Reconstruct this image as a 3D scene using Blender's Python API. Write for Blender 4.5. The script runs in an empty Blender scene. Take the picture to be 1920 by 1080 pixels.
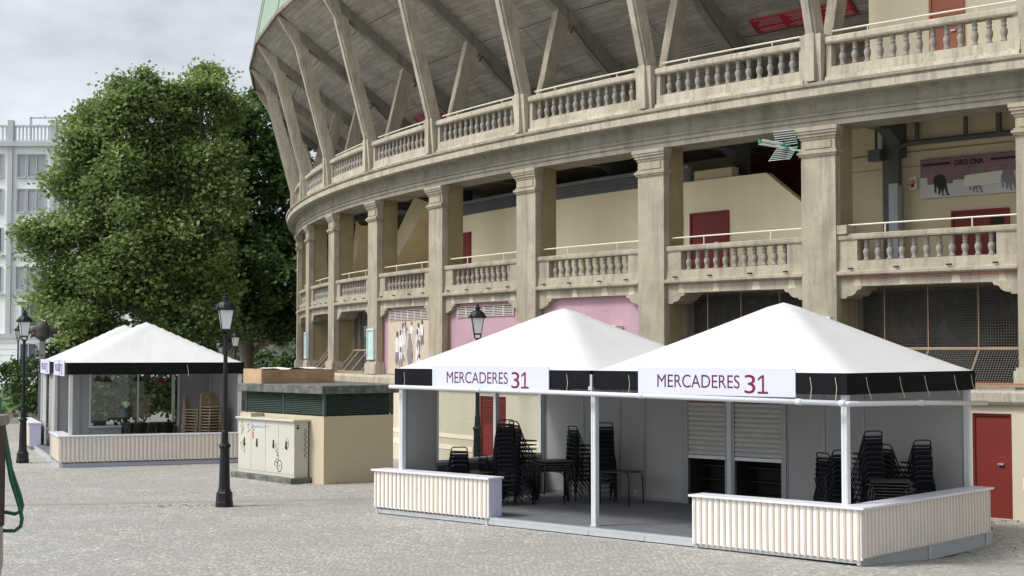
import bpy, math, random
import numpy as np
from mathutils import Matrix, Vector
random.seed(7)
PI = math.pi
S = bpy.context.scene
COL = S.collection

# ------------------------------------------------------------------ helpers
class MB:
    def __init__(s): s.v = []; s.f = []; s.uv = None
    def add(s, vs, fs):
        o = len(s.v); s.v += [tuple(p) for p in vs]; s.f += [tuple(i + o for i in f) for f in fs]; return s
    def hexa(s, p):   # 8 points: bottom 4 ccw, top 4
        return s.add(p, [(3, 2, 1, 0), (4, 5, 6, 7), (0, 1, 5, 4), (1, 2, 6, 5), (2, 3, 7, 6), (3, 0, 4, 7)])
    def box(s, x0, x1, y0, y1, z0, z1):
        return s.hexa([(x0, y0, z0), (x1, y0, z0), (x1, y1, z0), (x0, y1, z0), (x0, y0, z1), (x1, y0, z1), (x1, y1, z1), (x0, y1, z1)])
    def tube(s, path, r, n=6, closed=False, cap=True):
        path = [Vector(p) for p in path]; m = len(path); vs = []
        rs = r if isinstance(r, (list, tuple)) else [r] * m
        up0 = None
        for i, p in enumerate(path):
            if closed: t = path[(i + 1) % m] - path[i - 1]
            else: t = path[min(i + 1, m - 1)] - path[max(i - 1, 0)]
            t.normalize()
            if up0 is None:
                up0 = Vector((0, 0, 1)) if abs(t.z) < .9 else Vector((1, 0, 0))
            a = t.cross(up0)
            if a.length < 1e-4: a = t.cross(Vector((0.3, 1, 0.2)))
            a.normalize(); b = t.cross(a).normalized() * 1.0
            up0 = a.cross(t).normalized()
            for k in range(n):
                q = 2 * PI * k / n
                vs.append(p + a * (math.cos(q) * rs[i]) + b * (math.sin(q) * rs[i]))
        fs = []
        for i in range(m if closed else m - 1):
            j = (i + 1) % m
            for k in range(n):
                l = (k + 1) % n
                fs.append((i * n + k, i * n + l, j * n + l, j * n + k))
        if cap and not closed:
            fs.append(tuple(range(n - 1, -1, -1))); fs.append(tuple((m - 1) * n + k for k in range(n)))
        return s.add(vs, fs)
    def lathe(s, prof, n=12, c=(0, 0, 0), off=0., cap=True):
        vs = []; fs = []; m = len(prof)
        for r, z in prof:
            for k in range(n):
                q = 2 * PI * k / n + off
                vs.append((c[0] + r * math.cos(q), c[1] + r * math.sin(q), c[2] + z))
        for i in range(m - 1):
            for k in range(n):
                l = (k + 1) % n
                fs.append((i * n + k, i * n + l, (i + 1) * n + l, (i + 1) * n + k))
        if cap:
            fs.append(tuple(range(n - 1, -1, -1))); fs.append(tuple((m - 1) * n + k for k in range(n)))
        return s.add(vs, fs)
    def prism(s, poly, fa, fb):   # poly 2D points mapped by fa / fb to 3D; end caps
        n = len(poly)
        vs = [fa(*p) for p in poly] + [fb(*p) for p in poly]
        fs = [tuple(range(n)), tuple(range(2 * n - 1, n - 1, -1))]
        for i in range(n):
            j = (i + 1) % n; fs.append((i, i + n, j + n, j))
        return s.add(vs, fs)

def mesh(name, mb, mat, smooth=False):
    me = bpy.data.meshes.new(name); me.from_pydata(mb.v, [], mb.f); me.update()
    import bmesh
    bm = bmesh.new(); bm.from_mesh(me); bmesh.ops.recalc_face_normals(bm, faces=bm.faces); bm.to_mesh(me); bm.free()
    if mat: me.materials.append(mat)
    if smooth: me.polygons.foreach_set('use_smooth', [True] * len(me.polygons))
    return me

def obj(name, mb, mat, parent=None, smooth=False, bevel=0):
    me = mb if isinstance(mb, bpy.types.Mesh) else mesh(name, mb, mat, smooth)
    o = bpy.data.objects.new(name, me); COL.objects.link(o)
    if parent: o.parent = parent
    if bevel:
        b = o.modifiers.new('bevel', 'BEVEL'); b.width = bevel; b.segments = 2; b.limit_method = 'ANGLE'
    return o

def tag(o, label=None, cat=None, group=None, kind=None):
    if label: o['label'] = label
    if cat: o['category'] = cat
    if group: o['group'] = group
    if kind: o['kind'] = kind
    return o

def thing(name, label, cat, loc=(0, 0, 0), rz=0., group=None):
    o = bpy.data.objects.new(name, None); COL.objects.link(o); o.empty_display_size = .3
    o.location = loc; o.rotation_euler = (0, 0, rz)
    return tag(o, label, cat, group)

def copy_tree(o, parent=None):
    c = o.copy(); COL.objects.link(c)
    if parent: c.parent = parent
    for ch in o.children: copy_tree(ch, c)
    return c

# ------------------------------------------------------------------ materials
def srgb(r, g, b):
    f = lambda c: (c / 12.92 if c <= .04045 else ((c + .055) / 1.055) ** 2.4)
    return (f(r / 255), f(g / 255), f(b / 255))

def newmat(name):
    m = bpy.data.materials.new(name); m.use_nodes = True
    nt = m.node_tree; b = nt.nodes['Principled BSDF']; return m, nt, b

def node(nt, t, **kw):
    n = nt.nodes.new(t)
    for k, v in kw.items(): setattr(n, k, v)
    return n

def mixc(nt, fac, a, b, blend='MIX'):
    n = nt.nodes.new('ShaderNodeMix'); n.data_type = 'RGBA'; n.blend_type = blend
    for i, x in ((0, fac), (6, a), (7, b)):
        if hasattr(x, 'links'): nt.links.new(x, n.inputs[i])
        elif i == 0: n.inputs[i].default_value = x
        else: n.inputs[i].default_value = (*x[:3], 1)
    return n.outputs[2]

def ramp(nt, x, a, b, ca=(0, 0, 0), cb=(1, 1, 1)):
    r = nt.nodes.new('ShaderNodeValToRGB'); e = r.color_ramp.elements
    e[0].position = a; e[1].position = b; e[0].color = (*ca, 1); e[1].color = (*cb, 1)
    nt.links.new(x, r.inputs[0]); return r.outputs[0]

def noise(nt, vec, scale, detail=5, rough=.6, sc=None):
    n = nt.nodes.new('ShaderNodeTexNoise'); n.inputs['Scale'].default_value = scale
    n.inputs['Detail'].default_value = detail; n.inputs['Roughness'].default_value = rough
    if sc:
        mp = nt.nodes.new('ShaderNodeMapping'); mp.inputs['Scale'].default_value = sc
        nt.links.new(vec, mp.inputs[0]); vec = mp.outputs[0]
    nt.links.new(vec, n.inputs['Vector']); return n.outputs[0]

def M(name, col, rough=.75, var=.12, scale=2., streak=0., stain=0., stain_col=(.05, .045, .04), grain=0., bump=0., metal=0., spec=.35, sscale=3.):
    m, nt, b = newmat(name)
    tc = node(nt, 'ShaderNodeTexCoord').outputs['Object']
    lo = tuple(c * (1 - var) for c in col); hi = tuple(min(1, c * (1 + var)) for c in col)
    c = mixc(nt, ramp(nt, noise(nt, tc, scale), .3, .7), lo, hi)
    if grain:
        c = mixc(nt, ramp(nt, noise(nt, tc, 28, 3, .7), .42, .62), c, tuple(x * (1 - grain) for x in col))
    if streak:
        f = ramp(nt, noise(nt, tc, sscale, 4, .65, (1, 1, .09)), .48, .78)
        mm = node(nt, 'ShaderNodeMath', operation='MULTIPLY'); nt.links.new(f, mm.inputs[0]); mm.inputs[1].default_value = streak
        c = mixc(nt, mm.outputs[0], c, stain_col)
    if stain:
        f = ramp(nt, noise(nt, tc, 1.1, 8, .7), .5, .72)
        mm = node(nt, 'ShaderNodeMath', operation='MULTIPLY'); nt.links.new(f, mm.inputs[0]); mm.inputs[1].default_value = stain
        c = mixc(nt, mm.outputs[0], c, stain_col)
    nt.links.new(c, b.inputs['Base Color'])
    b.inputs['Roughness'].default_value = rough; b.inputs['Metallic'].default_value = metal
    b.inputs['Specular IOR Level'].default_value = spec
    if bump:
        bp = node(nt, 'ShaderNodeBump'); bp.inputs['Strength'].default_value = bump; bp.inputs['Distance'].default_value = .02
        nt.links.new(noise(nt, tc, 22, 6, .7), bp.inputs['Height']); nt.links.new(bp.outputs[0], b.inputs['Normal'])
    return m

mt = {}
mt['concrete'] = M('weathered concrete', (.37, .325, .245), .9, .22, 1.6, streak=.75, stain=.5, stain_col=(.14, .122, .092), grain=.10, bump=.3, sscale=5.)
mt['concrete_grey'] = M('dirty grey concrete', (.26, .24, .19), .9, .22, 1.4, streak=.7, stain=.55, stain_col=(.085, .078, .062), grain=.12, bump=.25)
mt['concrete_pale'] = M('pale worn concrete', (.46, .41, .32), .9, .20, 1.8, streak=.8, stain=.5, stain_col=(.16, .142, .108), grain=.12, bump=.3, sscale=9.)
mt['baluster'] = M('sooty concrete', (.30, .275, .235), .9, .35, 6, streak=.3, stain=.5, stain_col=(.10, .09, .08), grain=.2, bump=.3)
mt['pier'] = M('ochre painted pier', (.285, .23, .125), .85, .15, 1.5, streak=.4, stain=.2, stain_col=(.16, .12, .07))
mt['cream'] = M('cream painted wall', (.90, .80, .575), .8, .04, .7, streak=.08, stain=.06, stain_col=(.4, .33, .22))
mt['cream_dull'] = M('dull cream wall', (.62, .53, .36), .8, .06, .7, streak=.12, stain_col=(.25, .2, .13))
mt['plinth'] = M('cream plinth wall with patched paint', (.62, .55, .42), .85, .07, .6, streak=.06, stain=.12, stain_col=(.38, .36, .33))
mt['pink'] = M('pink painted panel', (.41, .26, .30), .8, .10, .8, streak=.35, stain_col=(.52, .37, .40))
mt['red'] = M('oxblood red paint', (.185, .023, .018), .6, .12, 1.2, streak=.15, stain_col=(.3, .06, .05))
mt['darkred'] = M('dark red panel', (.10, .012, .014), .6, .1, 2)
mt['terracotta'] = M('faded terracotta door', (.42, .15, .09), .6, .08, 1.5)
mt['green_wall'] = M('pale green parapet', (.27, .355, .27), .7, .08, .4, streak=.3, stain_col=(.36, .42, .35))
mt['dark'] = M('dark interior', (.035, .032, .03), .9, .3, 1.)
mt['darkgrey'] = M('dark grey metal', (.085, .09, .095), .5, .1, 3)
mt['steelgrey'] = M('blue grey painted steel', (.20, .22, .24), .5, .08, 2)
mt['batten_grey'] = M('grimy grey brown steel', (.10, .095, .085), .6, .1, 3)
mt['duct'] = M('light grey duct', (.36, .39, .42), .5, .05, 2)
mt['offwhite'] = M('off white paint', (.66, .63, .52), .5, .04, 3)
mt['white'] = M('white painted metal', (.62, .635, .65), .4, .02, 3)
mt['whitetop'] = M('white laminate top', (.68, .68, .73), .35, .02, 3)
mt['laminate'] = M('lilac white laminate', (.60, .61, .77), .4, .02, 3)
mt['alu'] = M('dull aluminium', (.55, .57, .58), .45, .06, 5, metal=.6)
mt['panelgrey'] = M('grey wall panel', (.36, .355, .345), .55, .03, .8)
mt['framegrey'] = M('grey aluminium frame', (.30, .305, .31), .45, .05, 4, metal=.3)
mt['deck'] = M('grey deck floor', (.13, .135, .14), .7, .14, 2.5)
mt['black'] = M('black canvas', (.010, .011, .013), .9, .2, 5, spec=.1)
mt['blackmetal'] = M('black painted metal', (.012, .013, .017), .4, .1, 8, spec=.5)
mt['castiron'] = M('black cast iron', (.009, .010, .013), .5, .2, 10, spec=.3)
mt['tabletop'] = M('brown table top', (.055, .045, .038), .5, .15, 4)
mt['slat_beige'] = M('beige painted slat', (.58, .505, .42), .6, .08, 2.5)
mt['slat_white'] = M('white backing board', (.84, .82, .80), .55, .03, 3)
mt['text'] = M('dark red lettering', (.10, .012, .02), .6, .02, 3)
mt['text31'] = M('crimson lettering', (.16, .012, .03), .6, .02, 3)
mt['kiosk_wall'] = M('sand rendered wall', (.50, .425, .30), .85, .05, .8, streak=.06, stain=.05, stain_col=(.35, .28, .18))
mt['slab'] = M('lichen stained concrete', (.15, .155, .135), .95, .8, 5, streak=.6, stain=.7, stain_col=(.016, .024, .016), grain=.2, bump=.4, sscale=4)
mt['louvre'] = M('dark green louvre metal', (.05, .075, .062), .5, .2, 6)
mt['cabinet'] = M('cream steel cabinet', (.52, .50, .415), .5, .04, 1.5, stain=.08, stain_col=(.4, .38, .3))
mt['ink'] = M('black marker', (.02, .02, .022), .7, .1, 5)
mt['ink_green'] = M('green marker', (.35, .5, .25), .7, .1, 5)
mt['ink_blue'] = M('blue marker', (.3, .4, .62), .7, .1, 5)
mt['ink_red'] = M('red sticker', (.6, .1, .12), .7, .1, 5)
mt['wood'] = M('raw timber plank', (.40, .265, .155), .75, .25, 1.5, streak=.4, stain_col=(.2, .09, .04))
mt['wood_pale'] = M('pale plywood', (.46, .31, .19), .75, .15, 3)
mt['paper'] = M('bleached sheet', (.75, .73, .68), .8, .05, 4)
mt['wicker'] = M('tan woven cane', (.36, .275, .165), .6, .25, 14)
mt['shutter'] = M('grey roller shutter', (.46, .45, .42), .45, .05, 3, metal=.1)
mt['glass_lamp'] = M('frosted lamp glass', (.72, .74, .76), .25, .03, 3, spec=.5)
mt['case_frame'] = M('pale blue frame', (.55, .68, .70), .4, .04, 3)
mt['case_sheet'] = M('faded pale green notice', (.50, .62, .58), .3, .12, 5, spec=.5)
mt['trunk'] = M('plane tree bark', (.16, .13, .095), .9, .35, 3, bump=.4)
mt['stone_white'] = M('white rendered facade', (.90, .90, .895), .8, .03, .3, streak=.08, stain_col=(.5, .5, .52))
mt['stone_grey'] = M('pale grey stone trim', (.50, .51, .53), .8, .05, .5)
mt['pane'] = M('dark window pane', (.10, .115, .14), .12, .2, 2, spec=.6)
mt['blind'] = M('grey blind', (.36, .37, .41), .6, .06, 2)
mt['bronze'] = M('weathered bronze', (.055, .05, .042), .6, .3, 4, metal=.2)
mt['pillar'] = M('grey granite', (.22, .22, .23), .8, .15, 6)
mt['stone'] = M('worn stone', (.38, .35, .30), .9, .22, 5, streak=.4, stain=.5, stain_col=(.1, .09, .07), bump=.5)
mt['rust'] = M('brown rusted steel', (.055, .035, .026), .75, .3, 6, streak=.4, stain_col=(.1, .06, .04))
mt['hose'] = M('green rubber hose', (.012, .10, .055), .4, .1, 5, spec=.5)
mt['aerial_green'] = M('green plastic fitting', (.03, .30, .22), .5, .1, 5)
mt['aerial_rod'] = M('pale aluminium rod', (.62, .66, .62), .4, .05, 5)
mt['redsign'] = M('crimson notice', (.33, .02, .035), .55, .08, 2)
mt['palepink'] = M('faded pink print', (.62, .32, .33), .6, .05, 3)
mt['bannerpurple'] = M('dull mauve print', (.20, .10, .12), .4, .3, 2.2, spec=.5)
mt['bannergrey'] = M('pale grey print', (.50, .50, .50), .4, .06, 3, spec=.5)
mt['bullblack'] = M('black print', (.012, .012, .012), .5, .1, 3)
mt['bullgrey'] = M('grey print', (.19, .19, .20), .5, .1, 3)
mt['mural'] = M('beige painted mural ground', (.52, .44, .34), .8, .14, 2, stain=.2, stain_col=(.36, .3, .24), grain=.1)
mt['mur_white'] = M('mural white paint', (.66, .63, .60), .8, .2, 6)
mt['mur_grey'] = M('mural grey paint', (.23, .20, .20), .8, .25, 6)
mt['mur_skin'] = M('mural brown paint', (.12, .085, .075), .8, .2, 6)
mt['vent'] = M('pale vent blade', (.62, .56, .52), .7, .06, 3)
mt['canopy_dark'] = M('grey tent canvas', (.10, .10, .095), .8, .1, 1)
mt['lampred'] = M('dark red lampshade', (.12, .012, .010), .5, .1, 3)
mt['strip'] = M('smooth concrete strip', (.30, .285, .255), .85, .14, 1.2, stain=.25, stain_col=(.22, .2, .17), grain=.1)
mt['patch'] = M('lime stain', (.50, .445, .34), .9, .2, 3)

# soffit: board marked concrete from UV (u = metres round the ring, v = metres up the slope)
m, nt, b = newmat('board marked soffit'); mt['soffit'] = m
uv = node(nt, 'ShaderNodeUVMap').outputs[0]
br = node(nt, 'ShaderNodeTexBrick'); br.offset = .37
for k, v in (('Scale', 1.), ('Mortar Size', .011), ('Mortar Smooth', .6), ('Bias', 0.), ('Brick Width', 2.9), ('Row Height', .17)): br.inputs[k].default_value = v
br.inputs['Color1'].default_value = (.37, .34, .285, 1); br.inputs['Color2'].default_value = (.27, .245, .205, 1); br.inputs['Mortar'].default_value = (.20, .18, .15, 1)
nt.links.new(uv, br.inputs['Vector'])
tc = node(nt, 'ShaderNodeTexCoord').outputs['Object']
c = mixc(nt, ramp(nt, noise(nt, tc, .8, 7, .7), .45, .8), br.outputs[0], (.17, .15, .13))
b2 = node(nt, 'ShaderNodeTexBrick'); b2.offset = .5
for k, v in (('Scale', 1.), ('Mortar Size', .018), ('Mortar Smooth', .5), ('Brick Width', 4.28), ('Row Height', 1.9)): b2.inputs[k].default_value = v
nt.links.new(uv, b2.inputs['Vector']); c = mixc(nt, b2.outputs['Fac'], c, (.09, .08, .065))
c = mixc(nt, ramp(nt, noise(nt, uv, 5, 5, .75, (.22, 1.6, 1)), .52, .72), c, (.46, .42, .35))
c = mixc(nt, ramp(nt, noise(nt, uv, 4, 6, .8, (.3, 2.2, 1)), .56, .74), c, (.15, .135, .11))
nt.links.new(c, b.inputs['Base Color']); b.inputs['Roughness'].default_value = .95
bp = node(nt, 'ShaderNodeBump'); bp.inputs['Strength'].default_value = .5; bp.inputs['Distance'].default_value = .02
nt.links.new(c, bp.inputs['Height']); nt.links.new(bp.outputs[0], b.inputs['Normal'])

# cobbles
m, nt, b = newmat('granite setts'); mt['cobble'] = m
tc = node(nt, 'ShaderNodeTexCoord').outputs['Object']
def warp(vec, amt, sc):
    n = nt.nodes.new('ShaderNodeTexNoise'); n.inputs['Scale'].default_value = sc; nt.links.new(vec, n.inputs['Vector'])
    a = node(nt, 'ShaderNodeVectorMath', operation='SCALE'); a.inputs['Scale'].default_value = amt; nt.links.new(n.outputs[1], a.inputs[0])
    d = node(nt, 'ShaderNodeVectorMath', operation='ADD'); nt.links.new(vec, d.inputs[0]); nt.links.new(a.outputs[0], d.inputs[1]); return d.outputs[0]
wv = warp(tc, .25, .6)
vo = node(nt, 'ShaderNodeTexVoronoi', feature='F1'); vo.inputs['Scale'].default_value = 12.5; vo.inputs['Randomness'].default_value = .65
ve = node(nt, 'ShaderNodeTexVoronoi', feature='DISTANCE_TO_EDGE'); ve.inputs['Scale'].default_value = 12.5; ve.inputs['Randomness'].default_value = .65
for x in (vo, ve): nt.links.new(wv, x.inputs['Vector'])
sx = node(nt, 'ShaderNodeSeparateColor'); nt.links.new(vo.outputs['Color'], sx.inputs[0])
c = mixc(nt, sx.outputs[0], (.30, .29, .262), (.54, .522, .472))
c = mixc(nt, ramp(nt, sx.outputs[1], .8, .95), c, (.64, .61, .55))
c = mixc(nt, ramp(nt, noise(nt, tc, .35, 8, .7), .42, .74), c, (.32, .31, .28))
c = mixc(nt, ramp(nt, noise(nt, tc, 1.6, 6, .8, (.5, 2.2, 1)), .54, .70), c, (.23, .222, .198))
c = mixc(nt, ramp(nt, noise(nt, tc, 2.1, 6, .8, (.4, 1.8, 1)), .58, .74), c, (.60, .585, .53))
gr = ramp(nt, noise(nt, tc, .55, 8, .75), .60, .72)
joint = ramp(nt, ve.outputs['Distance'], .02, .13)
jc = mixc(nt, gr, (.25, .235, .21), (.17, .19, .10))
c = mixc(nt, ramp(nt, noise(nt, tc, 16, 4, .75), .45, .62), c, (.25, .24, .22)); c = mixc(nt, joint, jc, c)
nt.links.new(c, b.inputs['Base Color']); b.inputs['Roughness'].default_value = .7
bp = node(nt, 'ShaderNodeBump'); bp.inputs['Strength'].default_value = .45; bp.inputs['Distance'].default_value = .018
nt.links.new(ramp(nt, ve.outputs['Distance'], .0, .3), bp.inputs['Height']); nt.links.new(bp.outputs[0], b.inputs['Normal'])

# wire mesh (alpha grid) from UV metres
def wiremesh(name, pitch, width, col):
    m, nt, b = newmat(name)
    uv = node(nt, 'ShaderNodeUVMap').outputs[0]
    br = node(nt, 'ShaderNodeTexBrick'); br.offset = 0
    for k, v in (('Scale', 1.), ('Mortar Size', width), ('Mortar Smooth', 0.), ('Brick Width', pitch), ('Row Height', pitch)): br.inputs[k].default_value = v
    nt.links.new(uv, br.inputs['Vector'])
    b.inputs['Base Color'].default_value = (*col, 1); b.inputs['Roughness'].default_value = .6
    nt.links.new(br.outputs['Fac'], b.inputs['Alpha'])
    return m
mt['mesh'] = wiremesh('galvanised wire mesh', .05, .0032, (.10, .09, .075))

# cluttered darkness behind the mesh
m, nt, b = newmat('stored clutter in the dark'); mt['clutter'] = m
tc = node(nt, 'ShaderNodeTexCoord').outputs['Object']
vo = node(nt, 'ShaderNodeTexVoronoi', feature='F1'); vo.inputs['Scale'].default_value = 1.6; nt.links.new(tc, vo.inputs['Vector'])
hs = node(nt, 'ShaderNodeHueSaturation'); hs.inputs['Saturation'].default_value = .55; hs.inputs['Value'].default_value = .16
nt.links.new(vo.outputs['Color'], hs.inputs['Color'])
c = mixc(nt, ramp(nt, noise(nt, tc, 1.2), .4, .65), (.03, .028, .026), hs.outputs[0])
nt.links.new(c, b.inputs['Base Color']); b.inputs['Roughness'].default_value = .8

# canopy
m, nt, b = newmat('white canopy fabric'); mt['canopy'] = m
tc = node(nt, 'ShaderNodeTexCoord').outputs['Object']
c = mixc(nt, noise(nt, tc, 1.5, 4), (.62, .62, .615), (.68, .68, .672))
nt.links.new(c, b.inputs['Base Color']); b.inputs['Roughness'].default_value = .6
tr = node(nt, 'ShaderNodeBsdfTranslucent'); tr.inputs[0].default_value = (.8, .8, .8, 1)
mx = node(nt, 'ShaderNodeMixShader'); mx.inputs[0].default_value = .06
out = [n for n in nt.nodes if n.type == 'OUTPUT_MATERIAL'][0]
nt.links.new(b.outputs[0], mx.inputs[1]); nt.links.new(tr.outputs[0], mx.inputs[2]); nt.links.new(mx.outputs[0], out.inputs[0])
bp = node(nt, 'ShaderNodeBump'); bp.inputs['Strength'].default_value = .45; bp.inputs['Distance'].default_value = .06
nt.links.new(noise(nt, tc, 2.2, 4, .5, (1, .35, 1)), bp.inputs['Height']); nt.links.new(bp.outputs[0], b.inputs['Normal'])

# clear glazing
m, nt, b = newmat('clear glazing'); mt['glass'] = m
out = [n for n in nt.nodes if n.type == 'OUTPUT_MATERIAL'][0]
tp = node(nt, 'ShaderNodeBsdfTransparent'); tp.inputs[0].default_value = (.90, .92, .92, 1)
gl = node(nt, 'ShaderNodeBsdfGlossy'); gl.inputs['Roughness'].default_value = .03
mx = node(nt, 'ShaderNodeMixShader'); mx.inputs[0].default_value = .07; nt.links.new(tp.outputs[0], mx.inputs[1]); nt.links.new(gl.outputs[0], mx.inputs[2])
nt.links.new(mx.outputs[0], out.inputs[0])

# leaves
def leafmat(name, a, bcol, trans=.3):
    m, nt, b = newmat(name)
    at = node(nt, 'ShaderNodeAttribute', attribute_name='tint')
    c = mixc(nt, at.outputs['Fac'], a, bcol)
    nt.links.new(c, b.inputs['Base Color']); b.inputs['Roughness'].default_value = .55; b.inputs['Specular IOR Level'].default_value = .3
    tr = node(nt, 'ShaderNodeBsdfTranslucent'); nt.links.new(c, tr.inputs[0])
    mx = node(nt, 'ShaderNodeMixShader'); mx.inputs[0].default_value = trans
    out = [n for n in nt.nodes if n.type == 'OUTPUT_MATERIAL'][0]
    nt.links.new(b.outputs[0], mx.inputs[1]); nt.links.new(tr.outputs[0], mx.inputs[2]); nt.links.new(mx.outputs[0], out.inputs[0])
    return m
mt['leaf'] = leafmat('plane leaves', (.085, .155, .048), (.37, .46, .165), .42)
mt['leaf_shaded'] = leafmat('shade toned leaves', (.035, .075, .024), (.14, .23, .065), .3)  # greens darkened so the colour carries the shade beside the bullring
mt['leaf_hedge'] = leafmat('hedge leaves', (.03, .06, .018), (.075, .12, .035))
m = M('mown lawn', (.075, .15, .03), .9, .3, 2., grain=.3); mt['lawn'] = m

# ------------------------------------------------------------------ ground
def g(x, y): return -.19 * math.exp(-(((x - 7.2) / 2.0) ** 2 + ((y - 21.9) / 1.7) ** 2))
xs = [-500, -150, -60, -30, -15] + [-8 + .8 * k for k in range(29)] + [18, 25, 40, 100, 500]
ys = [-200, -20, 2, 8, 12] + [15 + .8 * k for k in range(21)] + [34, 40, 50, 60, 80, 120, 200, 900]
mb = MB(); nx = len(xs)
mb.v = [(x, y, g(x, y)) for y in ys for x in xs]
mb.f = [(j * nx + i, j * nx + i + 1, (j + 1) * nx + i + 1, (j + 1) * nx + i) for j in range(len(ys) - 1) for i in range(nx - 1)]
tag(obj('ground', mb, mt['cobble'], smooth=True), kind='structure')
# flat paving strips let into the setts
mb = MB()
def strip(a, c, w, z=.004):
    a = Vector(a); c = Vector(c); d = (c - a).normalized(); n = Vector((-d.y, d.x)) * w / 2
    k = int((c - a).length / .7) + 1
    for q in range(k):
        p0 = a + (c - a) * q / k; p1 = a + (c - a) * (q + 1) / k
        P = [p0 - n, p1 - n, p1 + n, p0 + n]
        mb.add([(p.x, p.y, g(p.x, p.y) + z) for p in P], [(0, 1, 2, 3)])
strip((-14, 27.3), (-1.2, 29.6), .42); strip((-1.2, 29.6), (.6, 29.8), .42)
strip((5.6, 17.2), (9.6, 22.4), .55); strip((7.35, 21.6), (10.6, 21.0), .38, .008)
tag(obj('path', mb, mt['strip']), kind='structure')

# ------------------------------------------------------------------ bullring
CX, CY, R = 40.56025, 62.90274, 49.29
TH0, DTH = 4.01789, -0.0868115
def th(i): return TH0 + DTH * i
def pp(i, r, z):
    a = th(i); return (r * math.cos(a), r * math.sin(a), z)
def lp(i, t, r, z):      # local frame at index i: t metres along increasing i, r radius
    a = th(i); return (r * math.cos(a) + t * math.sin(a), r * math.sin(a) - t * math.cos(a), z)
def lbox(mb, i, t0, t1, r0, r1, z0, z1):
    return mb.hexa([lp(i, t0, r0, z0), lp(i, t1, r0, z0), lp(i, t1, r1, z0), lp(i, t0, r1, z0), lp(i, t0, r0, z1), lp(i, t1, r0, z1), lp(i, t1, r1, z1), lp(i, t0, r1, z1)])
def ring(mb, prof, i0, i1, step=.25, closed=True):
    n = max(1, round((i1 - i0) / step)); m = len(prof); vs = []; fs = []
    for k in range(n + 1):
        i = i0 + (i1 - i0) * k / n
        vs += [pp(i, r, z) for r, z in prof]
    for k in range(n):
        for q in range(m if closed else m - 1):
            w = (q + 1) % m
            fs.append((k * m + q, k * m + w, (k + 1) * m + w, (k + 1) * m + q))
    if closed: fs += [tuple(range(m)), tuple(n * m + q for q in range(m - 1, -1, -1))]
    return mb.add(vs, fs)
def pbox(mb, i0, i1, r0, r1, z0, z1, step=.25):
    return ring(mb, [(r0, z0), (r1, z0), (r1, z1), (r0, z1)], i0, i1, step)
I0, I1 = -3, 13
BASE = (CX, CY, 0)
bull = thing('bullring', 'round concrete bullring with balustraded galleries and leaning struts under a sloping stand', 'bullring', BASE)
B = lambda name, mb, mat, parent=bull, **k: obj(name, mb, mt[mat], parent, **k)

# plinth wall with band
mb = MB(); ring(mb, [(R - .9, 0), (R - .02, 0), (R - .02, 2.0), (R - .9, 2.0)], I0, .124); ring(mb, [(R - .9, 0), (R - .02, 0), (R - .02, 2.0), (R - .9, 2.0)], .29, 3.2)
ring(mb, [(R - .9, 0), (R - .02, 0), (R - .02, 2.0), (R - .9, 2.0)], 3.475, I1)
for a, c in ((.124, .29), (3.2, 3.475)):
    pbox(mb, a, c, R - .9, R - .10, 0, 2.0); pbox(mb, a, c, R - .10, R - .02, 1.84, 2.0)
B('plinth_wall', mb, 'plinth')
mb = MB(); ring(mb, [(R - .9, 2.0), (R + .07, 2.0), (R + .10, 2.05), (R + .10, 2.20), (R + .05, 2.28), (R - .9, 2.30)], I0, I1)
B('plinth_ledge', mb, 'concrete_pale')
mb = MB(); pbox(mb, 3.55, 7.5, R - .02, R - .008, .44, .56); pbox(mb, 3.5, 6.9, R - .02, R - .006, .74, .84); pbox(mb, 1.9, 3.1, R - .02, R - .008, .42, .55); pbox(mb, 2.1, 3.1, R - .02, R - .006, .70, .80)
pbox(mb, -.5, .08, R - .02, R - .008, .55, .75)
B('paint_patch', mb, 'cream')
# doors at ground level
def door(i0, i1, z0, z1, r, louvre=False, mat='red'):
    mb = MB(); pbox(mb, i0, i1, r - .05, r, z0, z1, .05)
    d = B('door', mb, mat)
    fr = MB()
    for a, c in ((i0 - .012, i0), (i1, i1 + .012)): pbox(fr, a, c, r - .05, r + .03, z0, z1 + .05, .05)
    pbox(fr, i0, i1, r - .05, r + .03, z1, z1 + .05, .05)
    obj('door_frame', fr, mt[mat], d)
    mid = i0 + (i1 - i0) * .28
    hb = MB(); lbox(hb, mid, -.05, .05, r, r + .04, z0 + .92, z0 + .95); obj('handle', hb, mt['alu'], d)
    if louvre:
        lv = MB()
        for k in range(9): lbox(lv, (i0 + i1) / 2, -.5, .5, r, r + .025, z1 - .1 - k * .06, z1 - .065 - k * .06)
        obj('louvre', lv, mt[mat], d)
    return d
door(.132, .282, .03, 1.80, R - .075); door(3.212, 3.463, .02, 1.80, R - .075, True)
mb = MB(); pbox(mb, .10, .31, R - .1, R + .06, -.02, .028); B('door_step', mb, 'concrete_pale')

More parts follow.
